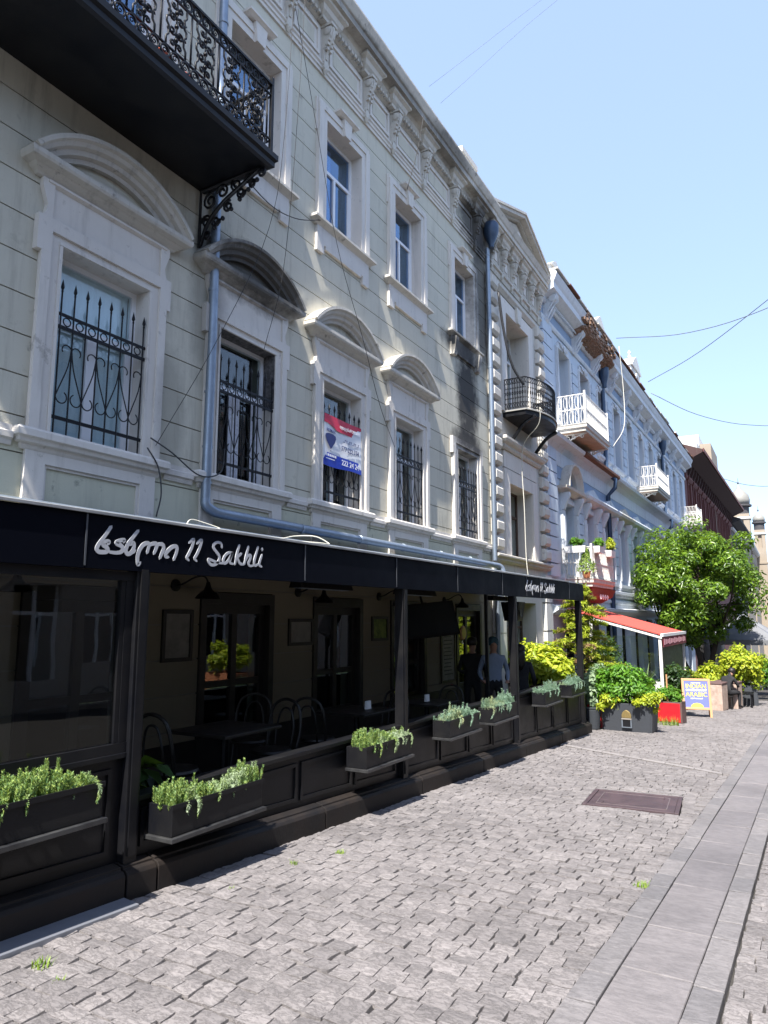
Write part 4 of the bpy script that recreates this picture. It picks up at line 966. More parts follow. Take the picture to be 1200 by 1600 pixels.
def qblock(b):
    b.frustum((-.27,.27,-.10,-.001),(-.27,.27,-.10,-.001), 0, .01)
def quoin(b, hw=.27):
    v = [(-hw,-.001,0),(hw,-.001,0),(hw,-.10,0),(-hw,-.10,0),(-hw,-.001,.33),(hw,-.001,.33),(hw,-.10,.33),(-hw,-.10,.33)]
    b.add(v, [(0,1,2,3),(4,7,6,5),(0,4,5,1),(1,5,6,2),(0,3,7,4)])
    w_ = [(-hw+.05,-.165,.07),(hw-.05,-.165,.07),(hw-.05,-.165,.24),(-hw+.05,-.165,.24)]
    b.add([(-hw,-.10,0),(hw,-.10,0),(hw,-.10,.33),(-hw,-.10,.33)]+w_, [(4,5,6,7),(0,1,5,4),(1,2,6,5),(2,3,7,6),(3,0,4,7)])
for x in (.28, WB-.28):
    z = 3.3
    while z < 10.3:
        part('quoin_block', M['cream'], B, 'quoin', quoin, (x, 0, z)); z += .425
    for z in (2.1,1.3,.5,-.3,-1.1): part('base_block', M['whitewall'], B, 'baseblk', lambda b: b.frustum((-.3,.3,-.12,-.001),(-.3,.3,-.12,-.001),0,.76), (x,0,z))
MB().mould([(.05,3.0),(.12,3.05),(.12,3.1),(.20,3.14),(.20,3.18),(.17,3.20)], 0, WB, ends=False).build('sill_course', M['creamdirty'], B)
for z0, z1, a in ((7.0,9.82,1), (3.2,5.12,0)):
    b = MB()
    for s in (0, 1):
        xa, xb = ((.92,1.30),(3.2,3.58))[s]; b.box(xa, xb, -.06, -.001, z0, z1+.35)
    b.box(1.3, 3.2, -.06, -.001, z1, z1+.35); b.build('window_surround', M['trim'], B)
    MB().prism([(2.13,z1-.02),(2.37,z1-.02),(2.46,z1+.42),(2.04,z1+.42)], -.13, -.0605).build('keystone', M['cream'], B) if a else None
casement(B, 1.3, 3.2, 7.0, 9.82, .5, M['pvc'], .72, 2); casement(B, 1.3, 3.2, 3.2, 5.12, .42, M['woodframe'], .64, 2)
MB().mould([(.10,5.95),(.14,6.0),(.14,6.06),(.22,6.1),(.26,6.16),(.26,6.22),(.22,6.25)], .85, 3.65).build('hood_cornice', M['creamdirty'], B)
MB().box(.9, 3.6, -.05, -.001, 5.5, 5.94).build('hood_panel', M['trim'], B)
MB().mould([(.04,10.25),(.08,10.3),(.12,10.34),(.12,10.40)], .85, 3.65).build('lintel_band', M['creamdirty'], B)
b = MB(); b.mould([(.03,10.64),(.05,10.71),(.05,10.76),(.10,10.78),(.10,10.83)], 0, WB, back=.3, ends=False); b.build('architrave', M['cornice'], B)
MB().box(0, WB, -.029, .3, 10.831, 11.50).build('frieze', M['cornice'], B)
bc = [.28+.785*k for k in range(6)]
for x in bc: part('console', M['cornice'], B, 'console', console, (x,0,0), ang=40); part('cornice_block', M['cornice'], B, 'cblk', None, (x,0,0))
for x in bc[:-1]:
    f_ = part('frieze_panel', M['cornice'], B, 'fpB', lambda b: fpanel(b, .25), (x+.39,0,0)); MB().box(-.10,.10,-.05,-.0295,11.03,11.27).build('panel_field', M['trim'], f_)
    for k in range(5): part('dentil', M['cornice'], B, 'dentil', None, (x+.11+.1*k, 0, 0))
b = MB(); b.mould([(.04,11.501),(.09,11.53),(.09,11.60)], 0, WB, back=.3, ends=False)
b.mould([(.12,11.601),(.15,11.66),(.15,11.72),(.20,11.77),(.34,11.785),(.34,11.90),(.37,11.93),(.40,12.0),(.43,12.06),(.3,12.09)], .05, WB-.05, back=.3); b.build('cornice', M['creamdirty'], B)
b = MB(); hw, zb, zt = WB/2+.38, 12.08, 13.05; cx = WB/2
b.prism([(cx-hw+.3,zb),(cx+hw-.3,zb),(cx,zt-.22)], -.12, .3); b.build('tympanum', M['cornice'], B)
for s in (-1, 1):
    b = MB(); nrm = Vector((-s*(zt-zb), hw)).normalized()
    for (o, d0, d1) in ((.43,0,.07),(.39,-.10,0),(.22,-.16,-.10)):
        q = [(cx+s*hw, zb), (cx, zt)]; p = [(q[0][0], q[0][1]+d0), (q[1][0], q[1][1]+d0), (q[1][0], q[1][1]+d1), (q[0][0], q[0][1]+d1)]
        b.prism(p, -o, .3)
    b.build('raking_cornice', M['creamdirty'], B)
b = MB().lathe([(.02,0),(.20,-.03),(.22,-.06),(.12,-.07)], (cx,-.13,12.36), 14, 'y').cbox(cx-.35,-.14,12.28,.3,.05,.12).cbox(cx+.35,-.14,12.28,.3,.05,.12); b.build('tympanum_relief', M['trim'], B)
casement(B, .95, 3.3, -1.2, 2.05, .4, M['woodframe'], .8, 1)
# bowed black balcony
bb = thing('balcony', 'bowed black iron balcony on the cream house', 'balcony', (16.1+2.25, YA, 6.95))
def bowp(t):            # t 0..1 along the railing plan
    x = -1.22+2.44*t; return x, -.62-.34*math.sin(math.pi*t)**.8
pl = [(-1.22,-.005)]+[bowp(k/16) for k in range(17)]+[(1.22,-.005)]
MB().prism(pl, -.12, 0, 'z').build('slab', M['black'], bb); MB().prism([(x*1.03, y*1.04 if y < -.1 else y) for x, y in pl], .001, .035, 'z').build('slab_edge', simple('pale_edge', (.3,.29,.27), .6), bb)  # rim board in a pale grey over the black slab
for s in (-1, 1): MB().tube(smoothline([(s*.95,-.8,-.12),(s*.95,-.45,-.32),(s*.95,-.03,-.85)], 4), .05, 6).build('bracket', M['iron'], bb)
rl = MB()
for z_ in (.08,.22,.74,.88): rl.tube([(x, y, z_) for x, y in pl], .016 if z_ > .8 else .010, 5)
rl = rl.build('railing', M['iron'], bb)
path = []
for (a, c) in zip(pl[:-1], pl[1:]):
    n = max(1, int(math.dist(a, c)/.062))
    for k in range(n): path.append((a[0]+(c[0]-a[0])*k/n, a[1]+(c[1]-a[1])*k/n, math.atan2(c[1]-a[1], c[0]-a[0])))
def balu(b):
    b.tube([(0,0,.08),(0,0,.88)], .009, 4); b.tube([(.022*math.cos(a), 0, .48+.05*math.sin(a)) for a in np.linspace(0,6.28,8,endpoint=False)], .008, 4, True)
    for z_ in (.15,.81): b.tube([(.026+.026*math.cos(a), 0, z_+.05*math.sin(a)) for a in np.linspace(0,6.28,8,endpoint=False)], .008, 4, True)
    b.tube(spiral(.026,.34,.026,0,1.1,1,0,7), .007, 4); b.tube(spiral(.026,.62,.026,0,1.1,-1,0,7), .007, 4)
for x, y, a in path: part('baluster', M['iron'], rl, 'balu', balu, (x, y, 0), rot=(0,0,a))
# ================================================================== PALE BLUE HOUSE (C)
CL = 30.7; CANG = -math.atan(.45/30.7)
C_ = thing('town_house', 'long pale blue house with white balconies and a crumbling cornice', 'building', (20.62, YA, 0), CANG)
cw = [1.75+2.6*k for k in range(11)]; OW = 1.3
cu = [(x, x+OW, 7.95, 10.55) for x in cw]; cl = [(x, x+OW, 3.0, 5.35) for x in cw]; cg = [(x-.1, x+OW+.1, -3, 1.6) for x in cw]
shell(C_, 0, CL, -3.2, 11.1, cu+cl+cg, M['blue'], .4)
for k, x in enumerate(cw):
    casement(C_, x, x+OW, 7.95, 10.55, .3, M['pvc'], .7, 1); casement(C_, x, x+OW, 3.0, 5.35, .3, M['pvc'], .68, 1)
    part('shop_front', M['darkwood'], C_, 'cshop', lambda b: (b.box(.0,OW+.2,.3,.36,-3,1.6), b.box(0,.08,.2,.3,-3,1.6), b.box(OW+.12,OW+.2,.2,.3,-3,1.6)), (x-.1,0,0))
    def surr(b):
        for s in (0, 1):
            xa, xb = ((-.18,0),(OW,OW+.18))[s]; b.box(xa, xb, -.05, -.001, 0, 2.62); b.box(xa+.03, xb-.03, -.075, -.0505, 0, 2.55)
        b.box(0, OW, -.05, -.001, 2.6, 2.78); b.mould([(.05,-.2),(.08,-.16),(.13,-.12),(.13,-.04),(.11,-.001)], -.2, OW+.2)
    part('window_surround', M['bluetrim'], C_, 'csur', surr, (x, 0, 7.95))
    def orn(b):
        xm = OW/2
        b.lathe([(.02,0),(.12,-.03),(.13,-.06),(.06,-.09)], (xm,-.05,2.72), 12, 'y')
        for s in (-1, 1):
            b.tube([(xm+s*(.12+.11*t)+.0, -.085, 2.74+.07*math.sin(4*t)) for t in np.linspace(0, 2.4, 10)], .035, 6, r1=.015); b.tube(spiral(xm+s*.36, 2.78, .08, 0, 1.2, s, -.085, 9), .022, 5)
        b.box(xm-.5,xm+.5,-.06,-.001,2.82,2.86)
    part('scroll_ornament', M['bluetrim'], C_, 'corn_', orn, (x, 0, 7.95), smooth=False)
    def lsur(b):
        for s in (0, 1):
            xa, xb = ((-.26,0),(OW,OW+.26))[s]
            b.prism([(xa,0),(xb,0),(xb,2.05),(xa,2.05)], -.10, -.001); b.box(xa+.05, xb-.05, -.13, -.1005, .15, 1.9)
        b.box(0, OW, -.05, -.001, 2.36, 2.5)
        for s in (0, 1): b.prism([(-.001,2.06),(-.12,2.08),(-.16,2.2),(-.30,2.5),(-.30,2.62),(-.001,2.62)], (-.22,OW+.04)[s], (-.04,OW+.22)[s], 'x')
        b.mould([(.08,-.25),(.12,-.2),(.16,-.12),(.16,-.001)], -.3, OW+.3)
    part('window_surround', M['bluetrim'], C_, 'clsur', lsur, (x, 0, 3.0))
    if k == 0:
        b = MB().mould([(.12,5.62),(.2,5.68),(.32,5.72),(.34,5.80)], x-.2, x+OW+.2); rr = .85
        b.arc([(.001,rr),(.34,rr),(.34,rr-.06),(.22,rr-.12),(.16,rr-.22),(.001,rr-.22)], x+OW/2, 5.80, .02, math.pi-.02, 18); b.build('arched_hood', M['creamdirty'], C_, ang=40)
    else:
        part('window_hood', M['bluetrim'] if k % 3 else M['creamdirty'], C_, 'chood%d' % (k % 3 == 0), lambda b: (b.mould([(.10,2.63),(.16,2.68),(.34,2.74),(.38,2.84),(.36,2.90)], -.28, OW+.28), b.prism([(-.5,2.901),(OW+.5,2.901),(OW/2,3.22)], -.22, -.001)), (x, 0, 3.0))
    # slotted pilaster after each window
    def slots(b):
        for j in range(7): b.box(0, .62, -.075, -.001, .37*j, .37*j+.33)
    if k < 10:
        part('slotted_pilaster', M['blue'], C_, 'cpil', slots, (x+OW+.33, 0, 7.95)); part('slotted_pilaster', M['blue'], C_, 'cpil', slots, (x+OW+.33, 0, 3.0))
    # drop shutters the photo shows folded against the lower reveals
def qstrip(b):
    for j in range(20): b.box(0, .95, -.09, -.001, .405*j, .405*j+.36)
part('corner_strip', M['blue'], C_, 'cqs', qstrip, (.06, 0, 2.9))
MB().box(.02, 1.4, -.05, -.001, -3, 2.6).build('pink_base', plaster('pink_base', (.55,.40,.40), var=.25, streak=.4), C_)
b = MB(); b.mould([(.04,6.45),(.06,6.6),(.06,6.9),(.10,6.95),(.2,7.05),(.42,7.12),(.46,7.22),(.40,7.26),(.05,7.30)], 0, CL, back=.2, ends=False); b.build('string_cornice', M['bluetrim'], C_)
MB().box(0, CL, -.0385, -.001, 6.62, 6.9)
MB().mould([(.03,6.05),(.03,6.44)], 1.2, CL, ends=False).build('blue_band', M['bluedeep'], C_)
b = MB(); b.mould([(.04,2.45),(.09,2.5),(.09,2.56),(.16,2.6),(.16,2.70),(.05,2.74)], 0, CL, ends=False); b.mould([(.08,1.75),(.14,1.8),(.3,1.9),(.32,2.0),(.05,2.05)], 0, CL, ends=False); b.mould([(.05,2.06),(.05,2.2),(.1,2.24),(.1,2.32),(.05,2.36)], 0, CL, ends=False); b.build('sill_course', M['bluetrim'], C_)
b = MB(); b.mould([(.05,10.95),(.08,11.0),(.08,11.1)], 0, CL, back=.2, ends=False); b.build('architrave', M['bluetrim'], C_)
MB().box(0, CL, -.02, .3, 11.101, 11.75).build('frieze', M['bluedeep'], C_)
b = MB(); b.mould([(.10,11.5),(.16,11.56),(.16,11.66),(.30,11.72),(.50,11.82),(.50,12.02),(.55,12.10),(.62,12.28),(.58,12.36),(.2,12.5)], 0, CL, back=.5, ends=False); b.build('cornice', M['bluetrim'], C_)
x = 0.
while x < CL:
    l_ = random.uniform(.8,1.5); dz = random.uniform(-.03,.03); MB().box(x, min(CL, x+l_-.01), -.66+random.uniform(-.04,.04), .3, 12.40+dz, 12.45+dz).build('roof_sheet', M['creamdirty'] if random.random() < .6 else M['rust'], C_); x += l_
def brk(b):
    pr = [(-.02,10.95),(-.08,10.92),(-.14,11.0),(-.12,11.15),(-.16,11.32),(-.28,11.5),(-.42,11.62),(-.47,11.72),(-.45,11.80),(-.02,11.80)]
    b.prism(pr, -.13, .13, 'x')
    for s in (-1, 1):
        for k in range(3): b.tube([(s*.10, -.10-.02*k-(.24+.03*k)*t, 11.0+.26*k+.36*t**1.4) for t in np.linspace(0, 1, 7)], .035, 5)
        b.lathe([(.11,0),(.12,.02),(.06,.04)], (s*.13-(.0 if s > 0 else .04), -.34, 11.64), 12, 'x')
for k in range(11): part('scroll_bracket', M['bluetrim'], C_, 'cbrk', brk, (.5 if k == 0 else cw[k]-.66, 0, 0))
b = MB()
for k in range(60): b.ball((.9+.5*k*1.0 if 0 else .9+k*.09, -.22, 11.60), .035, 6, 5)
b.build('bead_moulding', M['bluetrim'], C_)
# crumbled stretch of cornice: bare brick
br = MB()
for k in range(620):
    t_ = random.random(); x = random.uniform(3.4,7.9); y = -.18-.40*t_; z = 11.62+.26*t_ + (random.uniform(0,.5) if t_ > .85 else 0) + random.uniform(-.05,.03)
    br.cbox(x, y, z, random.uniform(.16,.28), random.uniform(.10,.16), random.uniform(.05,.09))
br.build('exposed_brick', M['brick'], C_)
for k in range(26):
    x = random.uniform(3.2,8.0); MB().cbox(x, -.60+random.uniform(-.04,.04), 12.1+random.uniform(-.15,.25), random.uniform(.15,.3), .12, .09).build('loose_brick', M['brick'], C_)
MB().mould([(.40,7.10),(.50,7.15),(.50,7.24),(.3,7.28)], 3.2, 8.2, ends=False).build('rusty_flashing', M['rust'], C_)
# attic ornaments on the roof edge
def gable(x, w_, h, big=False):
    b = MB().box(x-w_/2, x+w_/2, -.25, .35, 12.4, 12.4+h); b.mould([(.05,0),(.1,.05),(.1,.12)], x-w_/2, x+w_/2, y=-.25) if 0 else None
    b.prism([(x-w_/2-.1,12.4+h),(x+w_/2+.1,12.4+h),(x+w_*.25,12.4+h+w_*.22),(x,12.4+h+w_*.34),(x-w_*.25,12.4+h+w_*.22)], -.32, .4)
    o = b.build('roof_gable', M['whitewall'], C_)
    if big:
        MB().arc([(0,.45),(.08,.45),(.08,.3),(0,.3)], x, 12.9, 0, math.pi, 14, y=-.26).build('gable_arch', M['bluetrim'], o); MB().lathe([(.05,0),(.1,.08),(.04,.16),(.09,.26),(.01,.42)], (x,0,12.4+h+w_*.34), 8).build('finial', M['bluetrim'], o)
gable(1.0,.8,.5); gable(6.9,1.3,.7); gable(14.0,2.0,1.1,True); gable(26,1.0,.5)
for x in (7.55, 21.2):
    q = thing('downpipe', 'dark blue downpipe of the pale blue house %s' % ('beside the broken cornice' if x < 10 else 'above the second white balcony'), 'downpipe', (20.62+x*math.cos(CANG), YA+x*math.sin(CANG), 2.5), CANG)
    MB().tube([(0,-.12,8.3),(0,-.12,4.8),(0,-.45,4.5),(0,-.42,4.2),(0,-.14,3.9),(0,-.14,-4)], .085, 10).build('pipe', M['bluepipe'], q, ang=50); MB().lathe([(.09,0),(.1,.15),(.17,.4),(.2,.55),(.2,.8)], (0,-.2,8.3), 12).build('hopper_head', M['bluepipe'], q, ang=40)
    for z_ in (.8, 3.2, 6.4): MB().lathe([(.087,0),(.10,.005),(.10,.04),(.087,.045)], (0,-.13,z_), 10).build('pipe_clamp', M['bluepipe'], q)
# white iron balconies
def wbal(b):
    b.tube([(0,0,0),(0,0,1.0)], .010, 5)
    for z0, z1 in ((.05,.46),(.54,.95)): b.tube([(.065+.05*math.cos(a), 0, (z0+z1)/2+(z1-z0)/2*math.sin(a)) for a in np.linspace(0,6.283,12,endpoint=False)], .009, 5, True)
    b.tube([(.065+.04*math.cos(a), 0, .5+.04*math.sin(a)) for a in np.linspace(0,6.283,8,endpoint=False)], .011, 4, True)
def white_balcony(x, z, L, out, lb, screen=False, base=True):
    t = thing('balcony', lb, 'balcony', (20.62+x*math.cos(CANG), YA+x*math.sin(CANG), z), CANG)
    MB().box(0, L, -out, -.003, -.10, -.001).build('slab', M['creamdirty'], t)
    b = MB().mould([(out-.02,-.24),(out-.02,-.16),(out+.03,-.12),(out+.03,-.04),(out+.05,-.0)], out*.98, L-out*.98, back=-.003); b.build('slab_edge', M['creamdirty'], t)
    for k in range(int(L/.45)): MB().box(.05+.45*k, .05+.45*k+.43, -out+.08, -.02, -.255, -.241).build('soffit_board', simple('soffit', (.42,.28,.2), .8, var=.4) if k == 0 else bpy.data.materials['soffit'], t)
    def side(nm, L_, loc, rz):
        f = MB()
        for z_ in (.02,.50,.98): f.box(0, L_, -.014, .014, z_-.012, z_+.012)
        f.box(0, .02, -.0141, .0141, 0, 1).box(L_-.02, L_, -.0141, .0141, 0, 1); f = f.build(nm, M['whiteiron'], t, loc, (0,0,rz)); n = int(L_/.165)
        for k in range(n): part('baluster', M['whiteiron'], f, 'wbal', wbal, (.02+L_*k/n, 0, 0))
    side('railing', L-.04, (.02, -out+.02, 0), 0); side('side_railing', out-.04, (.02, -out+.02, 0), R(90)); side('side_railing', out-.04, (L-.02, -out+.02, 0), R(90))
    for xx in (.02, L-.02): MB().box(xx-.03,xx+.03,-out-.01,-out+.05,0,1.08).build('corner_post', M['whiteiron'], t)
    def sbr(b):
        b.tube([(0,-out+.05,-.27),(0,-.02,-.27),(0,-.02,-.9)], .022, 5); b.tube(smoothline([(0,-out+.05,-.27),(0,-.5,-.38),(0,-.2,-.6),(0,-.03,-.9)], 4), .022, 5)
        for cy, cz, r_, a0, d_ in ((-.75,-.36,.07,0,1),(-.5,-.36,.08,2,-1),(-.26,-.42,.12,1,1),(-.13,-.66,.09,0,-1)):
            b.tube([(0, cy+(r_*(1-.75*k/12))*math.cos(a0+d_*8*k/12), cz+(r_*(1-.75*k/12))*math.sin(a0+d_*8*k/12)) for k in range(13)], .015, 4)
    for xx in ((.2, L-.25) if base else ()): part('bracket', M['whiteiron'] if xx < 1 else M['iron'], t, 'sbr%.2f' % out, sbr, (xx, 0, 0))
    if screen:
        b = MB()
        for k in range(int(L/.022)): xx = .02+.022*k; b.tube([(xx,-out+.05,.04),(xx+random.uniform(-.004,.004),-out+.05,.9+random.uniform(-.03,.03))], .009, 4)
        b.build('reed_screen', M['reed'], t)
    return t
white_balcony(1.45, 7.75, 3.0, .95, 'white iron balcony under the broken cornice, nearest on the pale blue house')
white_balcony(14.1, 7.8, 3.3, .95, 'white iron balcony further along the pale blue house, above the green tree')
white_balcony(28.2, 7.8, 2.4, .95, 'small far white balcony beside the dark red house')
lowb = white_balcony(1.45, 2.85, 2.75, .95, 'low white balcony with reed screen and flower boxes over the conifer', True, False)
lb_ = MB().mould([(.3,-.75),(.5,-.7),(.8,-.5),(.9,-.26)], 1.0, 2.3, back=-.01); lb_.build('red_console', simple('red_console', (.16,.02,.02), .5, var=.3), lowb)
b = MB()
for k in range(4): b.tube(spiral(.95+.3*k, -.55, .10, 0, 1.4, 1, -.93, 12), .014, 5)
b.build('console_scrollwork', M['white'], lowb)
# ================================================================== HOUSES FURTHER DOWN
D_ = thing('town_house', 'dark red house with deep overhanging eaves beyond the pale blue house', 'building', (51.4, 5.74, 0), -math.atan(.75/31))
do = [(1.2+2.4*k, 2.3+2.4*k, z0, z1) for k in range(12) for z0, z1 in ((8.6,11.0),(4.0,6.6))]
shell(D_, 0, 31, -5, 12.3, do, M['red'], .35)
for (a, e_, z0, z1) in do: casement(D_, a, e_, z0, z1, .2, M['woodframe'], .7, 1)
for k in range(12):
    part('window_surround', M['red'], D_, 'dsur', lambda b: (b.box(-.15,0,-.08,-.001,-.1,2.6), b.box(1.1,1.25,-.08,-.001,-.1,2.6), b.mould([(.06,2.6),(.14,2.7),(.2,2.8),(.2,2.9)], -.15, 1.25)), (1.2+2.4*k, 0, 8.5))
MB().prism([(.3,12.3),(-.3,12.3),(-1.25,12.75),(-1.3,12.95),(.3,13.6)], -.3, 31, 'x').build('eave', M['reddark'], D_)
MB().box(-.3,31,-1.36,-1.301,12.78,13.02).build('eave_board', M['red'], D_)
for k in range(26): part('eave_bracket', M['reddark'], D_, 'ebr', lambda b: b.prism([(-.001,11.6),(-.1,11.62),(-.25,11.95),(-.3,12.29),(-.001,12.29)], -.08, .08, 'x'), (.5+1.2*k, 0, 0))
MB().mould([(.05,11.2),(.12,11.3),(.12,11.45),(.04,11.5)], 0, 31, ends=False).build('band', M['red'], D_)
wb_ = thing('roof_parapet_wall', 'tall white gable wall rising behind the dark red house', 'building', (66, 6.2, -4))
MB().box(0,9,0,8,0,21.0).build('wall', M['whitewall'], wb_); MB().box(2.5,9,.05,8,21.001,22.2).build('upper_wall', M['whitewall'], wb_); MB().box(9.001,9.3,-.6,5,15,21.6).build('dark_shaft', M['darkwall'], wb_); MB().box(2.6,8.9,-.9,-.001,13,21.3).build('grey_pier', M['beige'], wb_)
E_ = thing('town_house', 'small dark house with black eaves past the red house', 'building', (82.3, 5.0, 0), -.012)
eo = [(1+2.2*k, 2+2.2*k, 7.6, 10.2) for k in range(7)]
shell(E_, 0, 17, -6, 11.6, eo, M['darkwall'], .3)
for (a, e_, z0, z1) in eo: casement(E_, a, e_, z0, z1, .15, M['pvc'], .7, 1)
MB().prism([(.3,11.6),(-.2,11.6),(-.95,11.9),(-1.0,12.05),(.3,12.5)], -.2, 17, 'x').build('eave', M['darkwall'], E_); MB().mould([(.1,10.9),(.25,11.0),(.25,11.2)], 0, 17, ends=False).build('band', M['whitewall'], E_)
def tower(x, y, w_, zt, zb, zd, lb):
    t = thing('domed_tower', lb, 'tower', (x, y, -7)); h = w_/2; z = lambda v: v+7
    b = MB()
    for r_ in minus(-h, h, 0, z(zb), [(-.35*h,.35*h,z(zb)-3.2,z(zb)-1.0)]): b.box(-h+.0, -h+.3, r_[0], r_[1], r_[2], r_[3])
    b.box(-h+.3, h, -h, h, 0, z(zb)); b.build('shaft', M['beige'], t)
    MB().box(-h+.31,-h+.34,-.3*h,.3*h,z(zb)-3.1,z(zb)-1.05).build('window', M['room'], t)
    MB().box(-h-.12,h+.12,-h-.12,h+.12,z(zb)-6.0,z(zb)-5.7).build('band', M['beige'], t); MB().box(-h-.15,h+.15,-h-.15,h+.15,z(zb)-.8,z(zb)-.5).build('band', M['whitewall'], t)
    MB().lathe([(h*1.0,z(zb)),(h*1.0,z(zb)+1.1),(h*1.32,z(zb)+1.2),(h*1.32,z(zb)+1.45),(h*1.0,z(zb)+1.5)], n=16).build('drum', M['darkwall'], t, ang=40)
    dome = [(h*1.1,z(zb)+1.5),(h*1.18,z(zb)+1.5+.22*(zt-zd)),(h*1.05,z(zb)+1.5+.45*(zt-zd)),(h*.7,z(zb)+1.5+.62*(zt-zd)),(h*.32,z(zb)+1.5+.76*(zt-zd)),(h*.14,z(zb)+1.5+.9*(zt-zd)),(.03,z(zb)+1.5+(zt-zd))]
    MB().lathe(dome, n=20).build('dome', simple('dome_sheet', (.24,.23,.205), .5, var=.3, scale=2), t, smooth=True); MB().lathe([(.03,0),(.16,.2),(.03,.45),(.02,1.0)], (0,0,z(zb)+1.5+(zt-zd)-.1), 8).build('finial', M['darkwall'], t)
tower(120, 5.85, 2.5, 22.2, 17.4, 18.9, 'beige stone tower with a white onion dome, the nearer of the two'); tower(141, 4.05, 1.7, 20.6, 17.2, 18.7, 'slimmer beige tower with a small dome at the far right')
F_ = thing('town_house', 'beige stone house below the domed towers', 'building', (100, 4.75, 0))
fo = [(1.5+3*k, 2.9+3*k, z0, z0+2.6) for k in range(20) for z0 in (3, 8)]
shell(F_, 0, 62, -8, 12.6, fo, M['beige'], .4); MB().mould([(.1,12.3),(.4,12.5),(.5,12.7),(.5,12.9)], 0, 62, ends=False).build('cornice', M['whitewall'], F_)
for (a, e_, z0, z1) in fo[:16]: casement(F_, a, e_, z0, z1, .25, M['pvc'], .7, 1)
H_ = thing('town_house', 'pale house closing the far end of the street', 'building', (170, 4.3, 0)); ho = [(1.5+3*k, 2.9+3*k, z0, z0+2.6) for k in range(8) for z0 in (-3, 2)]
shell(H_, 0, 26, -10, 9, ho, M['whitewall'], .4)
# houses across the street, seen only as reflections
O_ = thing('town_house', 'plain pale house across the street reflected in the terrace glass', 'building', (60, -7.5, 0), math.pi)
oo = [(1.2+2.8*k, 2.5+2.8*k, z0, z0+2.2) for k in range(24) for z0 in (.2, 4.6, 8.8)]
shell(O_, 0, 70, -4, 10.2, [o for o in oo if o[3] < 9], plaster('dim_house', (.33,.28,.24)), .35)
for (a, e_, z0, z1) in [o for o in oo if o[3] < 9]: part('window_frame', M['pvc'], O_, 'ofr', lambda b: (b.box(0,.07,0,.06,0,2.2), b.box(1.23,1.3,0,.06,0,2.2), b.box(.6,.7,0,.06,0,2.2), b.box(0,1.3,.001,.061,1.5,1.58)), (a, .15, z0))
MB().mould([(.1,9.9),(.3,10.1),(.35,10.3)], 0, 70, ends=False).build('cornice', M['whitewall'], O_)
# ================================================================== PLANTS
def leaves(centers, normals, size, rs, asp=.42, droop=.3, curl=.25):
    n = len(centers); C = np.asarray(centers, float); Nn = np.asarray(normals, float); Nn /= np.linalg.norm(Nn, axis=1, keepdims=True)+1e-9
    d = rs.normal(size=(n, 3)); d -= Nn*np.sum(d*Nn, 1, keepdims=True)*.8; d[:, 2] -= droop; d /= np.linalg.norm(d, axis=1, keepdims=True)
    u = np.cross(Nn, d); u /= np.linalg.norm(u, axis=1, keepdims=True)+1e-9
    nn = np.cross(d, u); L = size*rs.uniform(.6, 1.25, (n, 1)); W = L*asp
    p0 = C; p1 = C+d*L*.45+u*W*.5+nn*L*.06; p2 = C+d*L-nn*L*curl*.5; p3 = C+d*L*.45-u*W*.5+nn*L*.06
    V = np.stack([p0, p1, p2, p3], 1).reshape(-1, 3); i = np.arange(n)*4
    F = np.concatenate([np.stack([i, i+1, i+2], 1), np.stack([i, i+2, i+3], 1)])
    return V, F
def blob_pts(c, r, n, rs, shell_=.55, cl=14, spread=.33):
    """leaf sites grouped in clumps over an ellipsoid"""
    r = np.asarray(r); k = rs.normal(size=(cl, 3)); k /= np.linalg.norm(k, axis=1, keepdims=True); k[:, 2] = np.where(rs.uniform(size=cl) < .55, np.abs(k[:, 2]), k[:, 2]*.9)
    cc = k*rs.uniform(shell_, 1, (cl, 1)); a = rs.integers(0, cl, n); off = rs.normal(size=(n, 3)); off *= spread*rs.uniform(.3, 1, (n, 1))/(np.linalg.norm(off, axis=1, keepdims=True)+1e-9)
    p = cc[a]+off
    return np.asarray(c)+p*r, (p*.7+off*1.2+rs.normal(size=(n, 3))*.35+np.array([0, 0, .5]))
def shrub(name, label, x, y, z, r, n, size, mat, seed, cl=16, asp=.45, group=None, stem=True, cat='shrub', droop=.2):
    t = thing(name, label, cat, (x, y, z), group=group); rs = np.random.default_rng(seed)
    p, nn = blob_pts((0, 0, r[2]*.72), r, int(n*1.35), rs, cl=int(cl*1.7), shell_=.35); p[:, 2] = np.maximum(p[:, 2], -.06); V, F = leaves(p, nn, size, rs, asp, droop); npmesh('foliage', V, F, M[mat], t)
    if stem:
        b = MB()
        for k in range(5):
            a = rs.uniform(0, 6.28); b.tube([(0,0,-.05), (r[0]*.25*math.cos(a), r[1]*.25*math.sin(a), r[2]*.6), (r[0]*.6*math.cos(a), r[1]*.6*math.sin(a), r[2]*1.1)], .02, 5, r1=.006)
        b.build('stem', M['bark'], t)
    return t
